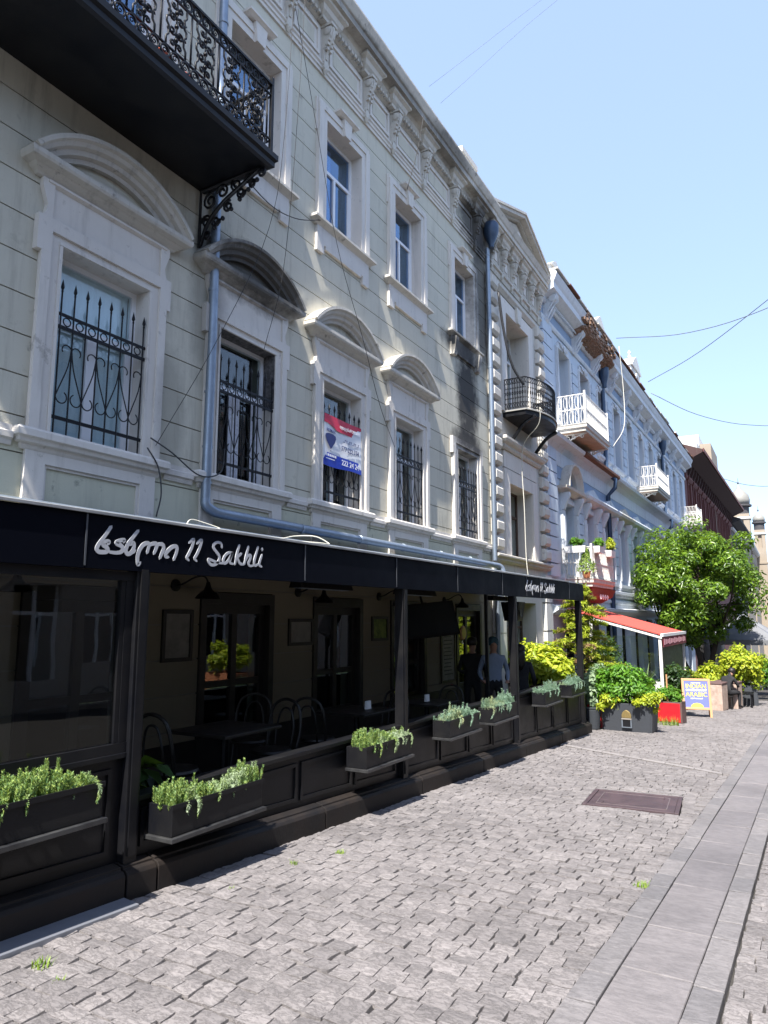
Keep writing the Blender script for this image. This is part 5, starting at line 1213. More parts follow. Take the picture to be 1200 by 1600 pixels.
# street tree
def street_tree(x, y, H, label):
    t = thing('street_tree', label, 'tree', (x, y, gz(x))); rs = np.random.default_rng(11)
    trunks = [[(0,0,0),(.05,.05,1.0),(-.1,.25,2.1),(-.3,.6,3.2)], [(.15,-.1,0),(.3,-.25,1.1),(.35,-.5,2.2),(.5,-.9,3.4)], [(-.1,.15,0),(-.35,.55,.9),(-.5,.95,1.9),(-.8,1.4,3.0)]]
    b = MB()
    for tr in trunks: b.tube(smoothline(tr, 4), .15, 9, r1=.08)
    b.build('trunk', M['bark'], t, smooth=True)
    limbs = []; b = MB(); cen = np.array([0, 0, H*.62]); rad = np.array([2.6, 2.65, H*.36])
    cl = []
    for k in range(96):
        v = rs.normal(size=3); v /= np.linalg.norm(v); v[2] = v[2]*.95+.05; q = cen+v*rad*rs.uniform(.5, 1.0); q[2] = max(q[2], H*.27+rs.uniform(0,.5)); cl.append(q)
        s = np.array(trunks[k % 3][-1])*rs.uniform(.75, 1)
        if k % 2 == 0: m = (s+q)/2+rs.normal(size=3)*.2; b.tube(smoothline([tuple(s), tuple(m), tuple(q)], 3), .055, 5, r1=.01)
    b.build('limbs', M['bark'], t, smooth=True)
    P = []; Nn = []
    for q in cl:
        n = int(rs.integers(170, 420)); o = rs.normal(size=(n, 3)); o /= np.linalg.norm(o, axis=1, keepdims=True); rr = rs.uniform(.4,.8)
        o = o*rs.uniform(.35, 1, (n, 1))**.6*np.array([rr, rr, rr*.85]); P.append(q+o); Nn.append(o+(q-cen)*.12+np.array([0, 0, .45])+rs.normal(size=(n, 3))*.25)
    V, F = leaves(np.concatenate(P), np.concatenate(Nn), .19, rs, .42, .25); npmesh('crown', V, F, M['leaf'], t)
street_tree(33.5, 3.45, 7.5, 'broad-leaved street tree with dark forked trunk and glossy green crown')
# conifer beside the terrace
def conifer(x, y, H, label):
    t = thing('conifer', label, 'tree', (x, y, gz(x))); rs = np.random.default_rng(5); b = MB().tube([(0,0,0),(.05,0,H*.5),(0,.04,H)], .07, 7, r1=.015); b.build('trunk', M['bark'], t)
    P = []; Nn = []; b = MB()
    for k in range(64):
        f = k/63; z = H*(.08+.86*f); L = (1.15*(1-f)**.75+.22)*rs.uniform(.7, 1.15); a = k*2.4+rs.normal()*.3; d = np.array([math.cos(a), math.sin(a), 0]); tip = np.array([0, 0, z])+d*L+np.array([0, 0, -.10*L+.12*f])
        b.tube([(0,0,z), tuple(np.array([0,0,z])*.4+tip*.6+np.array([0,0,.05])), tuple(tip)], .014, 4, r1=.004)
        n = int(150+330*L); s = rs.uniform(.25, 1.05, n)**.7; side = np.cross(d, [0, 0, 1])
        wd = .30*L*(1.15-s)+.06; off = rs.uniform(-1, 1, n)*wd
        p = np.array([0, 0, z])+np.outer(s*L, d)+np.outer(off, side)+np.outer(-.10*L*s*s, [0, 0, 1])+rs.normal(size=(n, 3))*.02
        P.append(p); Nn.append(np.tile([0, 0, 1.], (n, 1))+rs.normal(size=(n, 3))*.5+d*.3)
    V, F = leaves(np.concatenate(P), np.concatenate(Nn), .085, rs, .3, .05); npmesh('crown', V, F, M['conifer'], t); b.build('branches', M['bark'], t)
conifer(18.55, 4.75, 3.55, 'yellow-green conifer with browning branches at the end of the terrace')
def pot_box(name, label, cat, x, y, z, w_, d_, h, mat, rz=0, taper=.0):
    t = thing(name, label, cat, (x, y, z), rz)
    b = MB(); th = .03
    b.frustum((-w_/2+taper,w_/2-taper,-d_/2+taper,-d_/2+taper+th),(-w_/2,w_/2,-d_/2,-d_/2+th),0,h).frustum((-w_/2+taper,w_/2-taper,d_/2-taper-th,d_/2-taper),(-w_/2,w_/2,d_/2-th,d_/2),0,h)
    b.frustum((-w_/2+taper,-w_/2+taper+th,-d_/2+taper+th,d_/2-taper-th),(-w_/2,-w_/2+th,-d_/2+th,d_/2-th),0,h).frustum((w_/2-taper-th,w_/2-taper,-d_/2+taper+th,d_/2-taper-th),(w_/2-th,w_/2,-d_/2+th,d_/2-th),0,h)
    b.build('planter_wall', M[mat], t, bev=.006); MB().box(-w_/2+th+taper,w_/2-th-taper,-d_/2+th+taper,d_/2-th-taper,.05,h*.86).build('soil', M['soil'], t)
    return t
# charcoal planter with a brass boss (faces the camera end of the street)
pk = pot_box('street_planter', 'large charcoal planter with a brass dome emblem on its front', 'planter', 16.35, 3.22, gz(16.35)-.01, .55, 1.10, .60, 'planterblack', R(-4), .05)
em = MB().prism([(-.10,.30),(.10,.30),(.10,.36),(.075,.42),(.03,.455),(0,.465),(-.03,.455),(-.075,.42),(-.10,.36)], -.285, -.245, 'x'); em.build('brass_emblem', M['brass'], pk, bev=.01)
MB().box(-.285,-.245,-.105,.105,.265,.295).build('emblem_bar', simple('pewter', (.3,.27,.24), .5, .3), pk, bev=.005)
MB().box(-.272,-.235,-.08,.08,.12,.255).build('recess', M['room'], pk)
b = MB().box(-.279,-.235,-.105,-.081,.10,.262).box(-.279,-.235,.081,.105,.10,.262).box(-.279,-.235,-.081,.081,.10,.119); b.build('recess_frame', simple('planter_frame', (.12,.14,.17), .5), pk)
zp = gz(16.35)+.5
shrub('leafy_shrub', 'fresh green leafy shrub filling the charcoal planter', 16.55, 3.35, zp, (.62,.78,.50), 5200, .10, 'fresh', 21, 26)
shrub('lime_shrub', 'bright lime shrub at the right end of the charcoal planter', 16.2, 2.82, zp-.05, (.30,.34,.28), 1700, .085, 'lime', 22, 14)
shrub('lime_shrub', 'bright lime shrub hanging over the left end of the charcoal planter', 16.15, 3.62, zp-.05, (.26,.28,.20), 1100, .085, 'lime', 23, 12)
shrub('grey_shrub', 'pale grey-green shrub behind the ribbed pot by the last post', 16.7, 4.05, gz(16.7)+.45, (.55,.42,.52), 2600, .12, 'greyleaf', 24, 20, .6)
wp = thing('ribbed_pot', 'round grey ribbed pot by the last terrace post', 'pot', (16.05, 3.93, gz(16.05))); MB().lathe([(.12,0)]+[(.125+.045*k/14+(.008 if k % 2 else 0), .03*k+.01) for k in range(15)]+[(.185,.45),(.16,.45)], n=20).build('pot_wall', M['wicker'], wp, ang=30)
rp = thing('red_pot', 'tall red pot behind the ribbed pot', 'pot', (16.55, 3.98, gz(16.55))); MB().frustum((-.13,.13,-.13,.13),(-.17,.17,-.17,.17),0,.62).build('pot_wall', M['redpaint'], rp, bev=.01)
wk = thing('wicker_fence', 'brown wicker screen behind the last terrace post', 'fence', (16.6, 4.45, gz(16.6)))
for k in range(9): MB().box(-.05,.05,-.45,.45,.05+.075*k,.05+.075*k+.06).build('slat', M['reed'] if k % 2 else M['brownside'], wk)
b = MB().box(-.06,.06,-.47,-.44,0,.78).box(-.06,.06,.44,.47,0,.78); b.build('frame', M['darkwood'], wk)
# red box planters
for x, y, lb in ((18.95, 2.78, 'red box planter with brown sides to the right of the charcoal planter'),):
    t = pot_box('red_planter', lb, 'planter', x+.12, y, gz(x), .42, .62, .50, 'brownside', R(-6)); MB().box(-.218,-.2105,-.27,.29,.03,.47).build('red_panel', M['redpaint'], t)
shrub('small_plant', 'young green plant with a cane in the red box planter', 19.05, 2.75, gz(19)+.42, (.26,.3,.30), 900, .09, 'fresh', 31, 10); 
cn = thing('cane', 'wooden cane standing in the red box planter', 'cane', (18.95, 2.82, gz(19)+.3)); MB().tube([(0,0,0),(.01,.0,.85)], .018, 6).build('stick', M['oak'], cn)
for k, (x, y) in enumerate(((18.6,3.2),(18.3,2.72),(18.9,3.25))):
    o = put(blades(140,.22,.24,.005,seed=40+k), 'grass_tuft', M['grass'], None, (x, y, gz(x)-.01)); tag(o, ['tall grass tuft left of the red box planter','low grass tuft in front of the red box planter','dry grass tuft behind the charcoal planter'][k], 'grass', 'grass tufts by the planters')
# lime shrub and dark hedge behind terrace end
shrub('golden_shrub', 'golden-lime spotted shrub seen through the open end of the terrace', 17.4, 5.45, gz(17.4)+.55, (.75,.85,.72), 3400, .17, 'lime', 25, 26, .5)
pot_box('trough_planter', 'dark trough planter under the golden-lime shrub', 'planter', 17.4, 5.45, gz(17.4), .7, 1.3, .65, 'planterblack')
shrub('climbing_shrub', 'dark green leafy climber behind the conifer under the red canopy', 20.2, 4.6, gz(20.2)+.3, (.7,.55,1.05), 3600, .10, 'leafdark', 26, 26)
yu = thing('spiky_plant', 'spiky yucca-like plant with strap leaves in front of the canopy', 'plant', (20.3, 3.55, gz(20.3)+.75)); rs = np.random.default_rng(3); V = []; F = []
for k in range(46):
    a = rs.uniform(0, 6.28); el = rs.uniform(.2, 1.45); L = rs.uniform(.5,.85); d = np.array([math.cos(a)*math.cos(el), math.sin(a)*math.cos(el), math.sin(el)]); s = np.cross(d, [0,0,1]); s /= np.linalg.norm(s); q = len(V)
    for j in range(5):
        t_ = j/4; p = d*L*t_+np.array([0,0,-.25*t_*t_*math.cos(el)]); w_ = .022*(1-t_**2)+.002; V += [p-s*w_, p+s*w_]
    F += [(q+2*j, q+2*j+1, q+2*j+3, q+2*j+2) for j in range(4)]
npmesh('strap_leaves', V, F, M['strap'], yu); MB().lathe([(.10,-.75),(.16,-.45),(.17,-.40),(.13,-.40)], n=14).build('pot', M['white'], yu); MB().tube([(0,0,-.5),(0,0,.03)], .04, 6).build('trunk', M['bark'], yu)
# red canopy shelter
cz0 = gz(22)
ca = thing('canopy_shelter', 'small shop shelter with sloping red canvas canopy and white frame', 'canopy', (22, 4.6, cz0))
Z = lambda v: v-cz0
def quadslab(b, pts, th):
    v = [tuple(p) for p in pts]+[(p[0], p[1], p[2]-th) for p in pts]; n = len(pts)
    b.add(v, [tuple(range(n)), tuple(range(2*n-1, n-1, -1))]+[(i, i+n, (i+1) % n+n, (i+1) % n) for i in range(n)])
b = MB(); quadslab(b, [(-.6,1.55,Z(2.0)),(4.3,1.55,Z(2.0)),(4.3,-1.35,Z(1.20)),(-.6,-1.35,Z(1.20))], .03); b.build('canvas', M['canopy'], ca)
MB().box(-.62,4.32,-1.40,-1.33,Z(1.13),Z(1.215)).build('front_bar', M['white'], ca); 
b = MB(); quadslab(b, [(-.62,1.5,Z(1.93)),(-.55,1.5,Z(1.93)),(-.55,-1.36,Z(1.13)),(-.62,-1.36,Z(1.13))], .06); b.build('side_bar', M['whitewall'], ca)
sv = MB().box(-.58,4.28,-1.39,-1.375,Z(.84),Z(1.129)).build('front_valance', M['canopydark'], ca)
for k in range(14): MB().cbox(-.35+.33*k,-1.393,Z(.985),.20+.04*(k % 2),.004,.17-.03*(k % 3)).build('valance_print', M['pinkprint'], sv)
for (x, y) in ((-.55,-1.3),(4.2,-1.3),(-.55,.6)): MB().box(x-.04,x+.04,y-.04,y+.04,-.05,Z(1.15)+(.5 if y > 0 else 0)).build('post', M['whitewall'], ca)
for k in range(23): MB().box(-.5+.2*k,-.5+.2*k+.19,-1.28,-1.25,.0,Z(1.12)).build('board', simple('green_board', (.03,.05,.035), .6, var=.4) if k == 0 else bpy.data.materials['green_board'], ca)
MB().box(-.535,-.515,-1.24,.55,.0,.9).build('side_panel', M['whitewall'], ca); MB().box(-.53,-.52,-1.24,.55,.901,Z(1.15)).build('side_glass', M['glass'], ca)
# A-frame board
sg = thing('a_frame_sign', 'wooden A-frame menu board with yellow lettering on blue', 'sign', (21.45, 2.45, gz(21.45)), R(-80))
def aframe(parent, tilt_, front):
    e_ = MB(); W2, H2 = .36, 1.02
    e_.box(-W2,-W2+.06,-.015,.015,0,H2).box(W2-.06,W2,-.015,.015,0,H2).box(-W2+.06,W2-.06,-.015,.015,H2-.06,H2).box(-W2+.06,W2-.06,-.015,.015,.20,.26)
    return e_.build('frame', M['oak'], parent, (0, -.22 if front else .22, 0), (R(tilt_),0,0), bev=.004)
f1 = aframe(sg, -12, True); f2 = aframe(sg, 12, False)
MB().box(-.30,.30,-.008,.008,.26,.96).build('board', M['signblue'], f1); MB().box(-.30,.30,-.008,.008,.26,.96).build('board', M['signblue'], f2)
def text(s, size, mat, parent, loc, rot=(R(90),0,0), name='lettering', sx=1, align='CENTER', ext=.001):
    cu_ = bpy.data.curves.new('txt', 'FONT'); cu_.body = s; cu_.size = size; cu_.align_x = align; cu_.extrude = ext; cu_.resolution_u = 2; cu_.offset = size*.012
    o = bpy.data.objects.new('txt', cu_); COL.objects.link(o); dg = bpy.context.evaluated_depsgraph_get(); me = bpy.data.meshes.new_from_object(o.evaluated_get(dg)); bpy.data.objects.remove(o)
    me.materials.clear(); q = put(me, name, mat, parent, loc, rot); q.scale = (sx, 1, 1); return q
text('INDIAN', .165, M['yellow'], f1, (0,-.0095,.765), sx=.92); text('CONTEMPORARY', .085, M['bannerwhite'], f1, (0,-.0095,.685), sx=.78); text('ARABIC', .165, M['yellow'], f1, (0,-.0095,.545), sx=.95)
text('RESTAURANT', .05, M['bannerwhite'], f1, (0,-.0095,.475)); MB().box(-.12,.12,-.0105,-.0085,.90,.915).build('small_text_line', M['bannerwhite'], f1)
MB().prism([(.16*math.cos(a), .265+.11*math.sin(a)) for a in np.linspace(0, math.pi, 14)], -.0105, -.0085).build('emblem', M['yellow'], f1)
# stone boxes, bin, seated person, bushes near the tree
for x, y, lb in ((24.6,2.35,'rough pinkish stone box next to the menu board'),(25.9,2.02,'rough stone box just behind the seated person')):
    t = thing('stone_box', lb, 'planter', (x, y, gz(x)), R(-8), 'stone boxes by the tree'); MB().frustum((-.35,.35,-.36,.36),(-.36,.36,-.37,.37),0,.78).build('block', M['stonebox'], t, bev=.02); MB().box(-.37,.37,-.38,.38,.781,.83).build('top_slab', M['brownside'], t, bev=.01)
shrub('golden_bush', 'large round golden-green bush right of the tree trunk', 27.9, 1.72, gz(27.9)+.55, (.80,.75,.85), 4200, .13, 'lime', 51, 34, .55); shrub('golden_bush', 'lower golden-green bush left of the round one, behind the trunk', 28.6, 2.75, gz(28.6)+.3, (.7,.65,.6), 2600, .12, 'lime', 52, 20, .5)
shrub('yellow_shrub', 'yellow and rust coloured shrub behind the menu board', 23.6, 3.0, gz(23.6)+.5, (.4,.5,.42), 1500, .10, 'conifer', 53, 14)
shrub('dark_shrub', 'dark green shrub between the canopy and the menu board', 21.9, 3.0, gz(21.9)+.1, (.5,.42,.75), 1900, .13, 'leafdark', 54, 18)
pot_box('trough_planter', 'dark slatted trough under the round golden bush', 'planter', 28.0, 1.75, gz(28), .9, 1.0, .7, 'planterblack', R(4)); bch = thing('bench', 'dark metal bench in front of the round golden bush', 'bench', (26.9, 1.55, gz(26.9)))
for k in range(4): MB().box(-.5,.5,-.22+.11*k,-.22+.11*k+.09,.42,.45).build('seat_slat', M['iron'], bch)
for sx in (-.44,.44):
    for sy in (-.18,.18): MB().box(sx-.025,sx+.025,sy-.025,sy+.025,0,.42).build('leg', M['iron'], bch)
shrub('far_bush', 'green bush at the far right edge of the picture', 33.0, 1.15, gz(33)+.4, (.5,.4,.9), 1500, .14, 'fresh', 55, 16)
# grey market parasols further on
for x, y, hx, z0, z1, lb in ((36.6,2.0,1.35,.72,1.75,'pale grey square parasol right of the tree'),(42.5,2.3,1.7,.75,1.9,'second grey square parasol further down the street')):
    t = thing('market_parasol', lb, 'parasol', (x, y, gz(x))); zz = lambda v: v-gz(x); b = MB(); c_ = [(-hx,-hx),(hx,-hx),(hx,hx),(-hx,hx)]
    v = [(p, q, zz(z0)) for p, q in c_]+[(0,0,zz(z1))]+[(p, q, zz(z0)-.03) for p, q in c_]+[(0,0,zz(z1)-.03)]
    b.add(v, [(i, (i+1) % 4, 4) for i in range(4)]+[(5+(i+1) % 4, 5+i, 9) for i in range(4)]+[(i, 5+i, 5+(i+1) % 4, (i+1) % 4) for i in range(4)]); b.build('canvas', M['greycanvas'], t)
    for k in range(4):
        p, q = c_[k], c_[(k+1) % 4]; MB().add([(p[0],p[1],zz(z0)-.031),(q[0],q[1],zz(z0)-.031),(q[0],q[1],zz(z0)-.22),(p[0],p[1],zz(z0)-.22)], [(0,1,2,3)]).build('valance', M['greycanvas'], t); MB().tube([(p[0],p[1],zz(z0)-.04),(0,0,zz(z1)-.06)], .018, 5).build('rib', M['iron'], t)
    MB().tube([(0,0,0),(0,0,zz(z1)-.05)], .04, 8).build('pole', M['galv'], t); MB().box(-.35,.35,-.35,.35,0,.12).build('base', M['iron'], t)
mt_ = thing('shop_sign', 'mint green shop sign board half hidden by the tree', 'sign', (36.5, 4.6, gz(36.5))); MB().box(-.05,.05,-1.3,.9,2.55,3.2).build('board', M['mint'], mt_); MB().tube([(0,-1.2,0),(0,-1.2,2.55)], .05).build('post', M['iron'], mt_); MB().tube([(0,.8,0),(0,.8,2.55)], .05).build('post', M['iron'], mt_)
dk = thing('market_stall', 'dark shop front behind the grey parasols', 'stall', (40.5, 3.6, gz(40.5))); MB().box(-5,6,0,.3,0,2.9).build('back_wall', M['darkwall'], dk); MB().box(-5,6,-.5,-.001,0,.95).build('counter', M['darkwood'], dk)
# flower boxes of the low balcony and its little tree
for k, (x, lb) in enumerate(((22.02,'white window box on the side rail of the low balcony'),(22.55,'white window box at the corner of the low balcony'),(24.2,'white window box at the right of the low balcony with bright leaves'))):
    wy = 5.72 if k == 0 else YA-1.08; wz = 3.66; t = thing('window_box', lb, 'planter', (x, wy, wz), R(-90) if k == 0 else 0, group='window boxes on the low balcony'); MB().frustum((-.30,.30,-.08,.08),(-.33,.33,-.1,.1),0,.2).build('trough', M['white'], t); MB().box(-.28,.28,-.07,.07,.2,.21).build('soil', M['soil'], t); MB().tube([(-.2,.1,.15),(-.2,.16,.15),(-.2,.16,.05)], .01).build('hook', M['iron'], t)
    shrub('box_plant', ['grassy green plant in the side rail window box','low green plant in the corner window box','bright yellow-green plant spilling from the right window box'][k], x, wy, wz+.19, ((.14,.28,.16) if k == 0 else (.28,.14,.16 if k < 2 else .26)), 420 if k < 2 else 700, .10, 'fresh' if k < 2 else 'lime', 61+k, 9, .35, stem=False, cat='plant')
cf = thing('dwarf_conifer', 'small potted conifer standing on the low balcony', 'plant', (22.1, YA-.78, 2.86)); rs = np.random.default_rng(8); P = []; Nn = []
for k in range(900): f = rs.uniform(0, 1); a = rs.uniform(0, 6.28); r_ = (.30*(1-f)+.03)*rs.uniform(.5, 1)**.5; P.append((r_*math.cos(a), r_*math.sin(a), .2+.75*f)); Nn.append((math.cos(a), math.sin(a), .6))
V, F = leaves(P, Nn, .09, rs, .35, -.2); npmesh('foliage', V, F, M['grass'], cf); MB().lathe([(.1,0),(.14,.22),(.12,.22)], n=12).build('pot', M['terracotta'], cf); MB().tube([(0,0,.2),(0,0,.8)], .02).build('stem', M['bark'], cf)
# broad-leaved plant inside the terrace at the first post
shrub('pot_plant', 'dark broad-leaved plant inside the terrace behind the first post', 3.75, 4.22, .05, (.16,.2,.32), 150, .22, 'leafdark', 71, 9, .55, cat='plant'); tp_ = thing('plant_pot', 'dark pot of the broad-leaved plant inside the terrace', 'pot', (3.75, 4.25, zfl(3.75))); MB().lathe([(.12,0),(.17,.24),(.15,.24)], n=14).build('pot_wall', M['planterblack'], tp_)
# planters across the street that the doors mirror
for k, (x, y) in enumerate(((17.7,-3.2),(21.5,-3.6))):
    pot_box('street_planter', ['terracotta box with a bush across the street, mirrored in the second door','terracotta box with a bush across the street, mirrored in the third door'][k], 'planter', x, y, gz(x), .9, 1.2, .75, 'terracotta'); shrub('mirrored_bush', ['bright bush across the street mirrored in the second door','bright bush across the street mirrored in the third door'][k], x, y, gz(x)+.7, (.7,.7,.6), 2200, .13, 'lime', 81+k, 18)
# ================================================================== PEOPLE
def person(label, x, y, z, rz, J, E_, rad, bands, extra=None, group=None):
    """one skinned body; J joints, E_ edges, rad radii, bands = function(co)->material index"""
    t = thing('person', label, 'person', (x, y, z), rz, group)
    names = list(J); me = bpy.data.meshes.new('body'); me.from_pydata([J[n] for n in names], [(names.index(a), names.index(b)) for a, b in E_], []); me.update()
    o = bpy.data.objects.new('body_tmp', me); COL.objects.link(o); m = o.modifiers.new('skin', 'SKIN'); m.use_smooth_shade = True
    sub = o.modifiers.new('sub', 'SUBSURF'); sub.levels = 2; sub.render_levels = 2
    for i, n in enumerate(names):
        sv_ = me.skin_vertices[0].data[i]; r_ = rad[n]; sv_.radius = r_ if isinstance(r_, tuple) else (r_, r_); sv_.use_root = (n == 'pelvis')
    dg = bpy.context.evaluated_depsgraph_get(); m2 = bpy.data.meshes.new_from_object(o.evaluated_get(dg)); bpy.data.objects.remove(o)
    m2.materials.clear(); mats, fn = bands
    for mm in mats: m2.materials.append(mm)
    for p in m2.polygons: p.material_index = fn(p.center); p.use_smooth = True
    ob = bpy.data.objects.new('body', m2); COL.objects.link(ob); ob.parent = t
    if extra: extra(t)
    return t
RAD = dict(pelvis=(.15,.11), waist=(.145,.105), chest=(.17,.115), neck0=(.075,.075), neck=(.055,.055), head0=(.075,.085), head=(.085,.10), crown=(.06,.07),
           shl=(.065,.06), shr=(.065,.06), ell=.045, elr=.045, wrl=.03, wrr=.03, hal=(.035,.022), har=(.035,.022), hil=(.095,.09), hir=(.095,.09), knl=.062, knr=.062, anl=.042, anr=.042, tol=(.04,.03), tor=(.04,.03))
for s in 'lr':
    for k in range(5): RAD['f%d%s' % (k, s)] = .010
EDG = [('pelvis','waist'),('waist','chest'),('chest','neck0'),('neck0','neck'),('neck','head0'),('head0','head'),('head','crown')]
for s in 'lr':
    EDG += [('chest','sh'+s),('sh'+s,'el'+s),('el'+s,'wr'+s),('wr'+s,'ha'+s),('pelvis','hi'+s),('hi'+s,'kn'+s),('kn'+s,'an'+s),('an'+s,'to'+s)]
    EDG += [('ha'+s,'f%d%s' % (k, s)) for k in range(5)]
def hands(J):
    for s in 'lr':
        w_, h = Vector(J['wr'+s]), Vector(J['ha'+s]); d = (h-w_).normalized(); u = d.cross(Vector((0,0,1))); u = u.normalized() if u.length > .1 else Vector((1,0,0))
        for k in range(5): J['f%d%s' % (k, s)] = tuple(h + d*((.075,.085,.08,.065)[k-1] if k else .03) + u*((-.03,-.01,.01,.03)[k-1] if k else -.055) + Vector((0,.015,-.01)))
    return J
stand = lambda: dict(pelvis=(0,0,.95), waist=(0,-.01,1.10), chest=(0,.0,1.33), neck0=(0,.0,1.46), neck=(0,-.01,1.53), head0=(0,-.03,1.58), head=(0,-.03,1.67), crown=(0,-.02,1.75),
    shl=(.19,0,1.40), shr=(-.19,0,1.40), ell=(.27,.02,1.13), elr=(-.27,.02,1.13), wrl=(.24,-.16,.98), wrr=(-.24,-.16,.98), hal=(.21,-.24,.97), har=(-.21,-.24,.97),
    hil=(.10,0,.88), hir=(-.10,0,.88), knl=(.11,-.02,.49), knr=(-.11,-.02,.49), anl=(.12,.02,.09), anr=(-.12,.02,.09), tol=(.13,-.14,.04), tor=(-.13,-.14,.04))
def hairfn(mat, name='hair', long=False):
    def f(t):
        b = MB(); b.lathe([(.03,-.02),(.098,-.01),(.108,.04),(.10,.10),(.07,.14),(.01,.16)], (0,-.005,1.64), 14)
        if long: b.lathe([(.06,-.35),(.10,-.25),(.11,-.1),(.105,.02)], (0,.045,1.64), 12)
        b.build(name, mat, t, smooth=True)
        MB().lathe([(.012,0),(.016,.012),(.006,.03)], (0,-.125,1.625), 8).build('nose', M['skin'], t, smooth=True)
    return f
def clothes(top, bot, shoe, slv=.95):
    return ([M['skin'], top, bot, shoe], lambda c: 3 if c.z < .1 else (2 if c.z < .98 and abs(c.x) < .2 and c.y > -.13 else (0 if c.z > 1.475 or (abs(c.x) > .17 and c.z < 1.0) else 1)))
zf = zfl(12.9)
person('person in a loose pale blue shirt and teal cap standing inside the terrace', 12.95, 5.0, zf, R(-60), hands(stand()), EDG, RAD, clothes(M['shirt'], M['darkcloth'], M['darkcloth']), hairfn(M['cap'], 'cap'))
J = stand(); J.update(wrl=(.12,-.22,1.05), hal=(.05,-.28,1.06)); person('person in dark clothes facing the one in the blue shirt', 13.35, 5.6, zfl(13.35), R(100), hands(J), EDG, RAD, clothes(M['darkcloth'], M['darkcloth'], M['darkcloth']), hairfn(M['hair']))
person('person with long dark hair in dark clothes beside the third post', 13.75, 4.75, zfl(13.75)-.12, R(100), hands(stand()), EDG, RAD, clothes(M['darkcloth'], M['darkcloth'], M['darkcloth']), hairfn(M['hair'], 'hair', True))
sit = dict(pelvis=(0,.05,.52), waist=(0,.02,.66), chest=(0,-.10,.88), neck0=(0,-.17,.98), neck=(0,-.21,1.03), head0=(0,-.25,1.06), head=(0,-.30,1.12), crown=(0,-.33,1.19),
    shl=(.18,-.11,.93), shr=(-.18,-.11,.93), ell=(.24,-.24,.70), elr=(-.24,-.24,.70), wrl=(.08,-.42,.66), wrr=(-.08,-.42,.66), hal=(.04,-.48,.68), har=(-.04,-.48,.68),
    hil=(.10,.0,.50), hir=(-.10,.0,.50), knl=(.14,-.42,.50), knr=(-.14,-.42,.50), anl=(.13,-.40,.09), anr=(-.13,-.40,.09), tol=(.14,-.55,.04), tor=(-.14,-.55,.04))
def sithair(t): MB().ball((0,-.30,1.15), .115, 12, 8).build('hair', M['hair'], t, smooth=True); MB().lathe([(.012,0),(.016,.012),(.006,.03)], (0,-.40,1.08), 8).build('nose', M['skin'], t)
st_ = thing('stool', 'low dark stool under the seated person by the stone boxes', 'stool', (25.25, 2.02, gz(25.25))); MB().box(-.2,.2,-.2,.2,.38,.42).build('seat', M['darkwood'], st_)
for sx in (-.16,.16):
    for sy in (-.16,.16): MB().box(sx-.02,sx+.02,sy-.02,sy+.02,0,.38).build('leg', M['darkwood'], st_)
person('person in a dark jacket sitting bent over a phone by the stone boxes', 25.25, 1.98, gz(25.25), R(60), hands(sit), EDG, RAD, ([M['skin'], M['darkcloth']], lambda c: 0 if (c.y < -.2 and c.z > 1.0) or (c.y < -.45 and .55 < c.z < .75) else 1), sithair)
# ================================================================== SALE BANNER
bn = thing('sale_banner', 'red, white and blue sale banner tied to the grille of the third window', 'banner', (9.43, YA-.055, 4.02)); hw = .555; NB = 12
def bz(t, z): return z
def cloth(z0f, z1f, yo, mat, name):
    v = []
    for t in np.linspace(-1, 1, NB+1):
        for z in (z0f(t), z1f(t)): v.append((t*hw, -.012*math.sin(t*2.2+z*5)+yo, z))
    f = [(2*i, 2*i+2, 2*i+3, 2*i+1) for i in range(NB)]
    return MB().add(v, f).build(name, mat, bn, smooth=True)
bz0 = lambda t: -.02+.012*math.sin(t*3); bz1 = lambda t: .78
blue_t = lambda t: .17 if t > -.2 else .17+.03*(-.2-t)
red_b = lambda t: .575 if t > -.35 else .575+.05*math.sin((-.35-t)*2.6)*1.6
cloth(bz0, lambda t: .79, 0, M['bannerwhite'], 'sheet'); cloth(bz0, blue_t, -.003, M['bannerblue'], 'blue_band'); cloth(red_b, lambda t: .792, -.003, M['bannerred'], 'red_band')
yb = -.020
MB().prism([(-.52,.47),(-.44,.49),(-.33,.49),(-.25,.47),(-.235,.43),(-.27,.36),(-.375,.245),(-.39,.245),(-.50,.36),(-.535,.43)], yb-.002, yb).build('balloon_emblem', M['bannernavy'], bn)
text('RE/MAX', .075, M['bannernavy'], bn, (-.375, yb, .512), sx=.95, name='banner_lettering'); text('იყიდება/FOR SALE', .075, M['bannerwhite'], bn, (.17, yb-.008, .635), sx=.92, name='banner_lettering')
text('577 222 374', .112, M['bannernavy'], bn, (.19, yb, .285), sx=.95, name='banner_lettering'); text('222 24 24', .125, M['bannerwhite'], bn, (.19, yb-.008, .045), sx=1.05, name='banner_lettering')
b = MB()
for k in range(11): x = -.02+.045*k; b.box(x, x+.012, yb-.002, yb, .43, .475).box(x, x+.03, yb-.002, yb, .468+.0*k, .478) if k % 3 else b.box(x, x+.03, yb-.002, yb, .43, .44)
b.build('small_print', M['bannernavy'], bn); b = MB()
for k in range(6): b.box(-.52+.05*k, -.52+.05*k+.032, yb-.010, yb-.008, .115, .155)
b.box(-.52,-.28,yb-.010,yb-.008,.07,.085); b.build('small_print', M['bannerwhite'], bn)
text('+', .05, M['bannernavy'], bn, (-.38, yb, .20), name='banner_lettering')
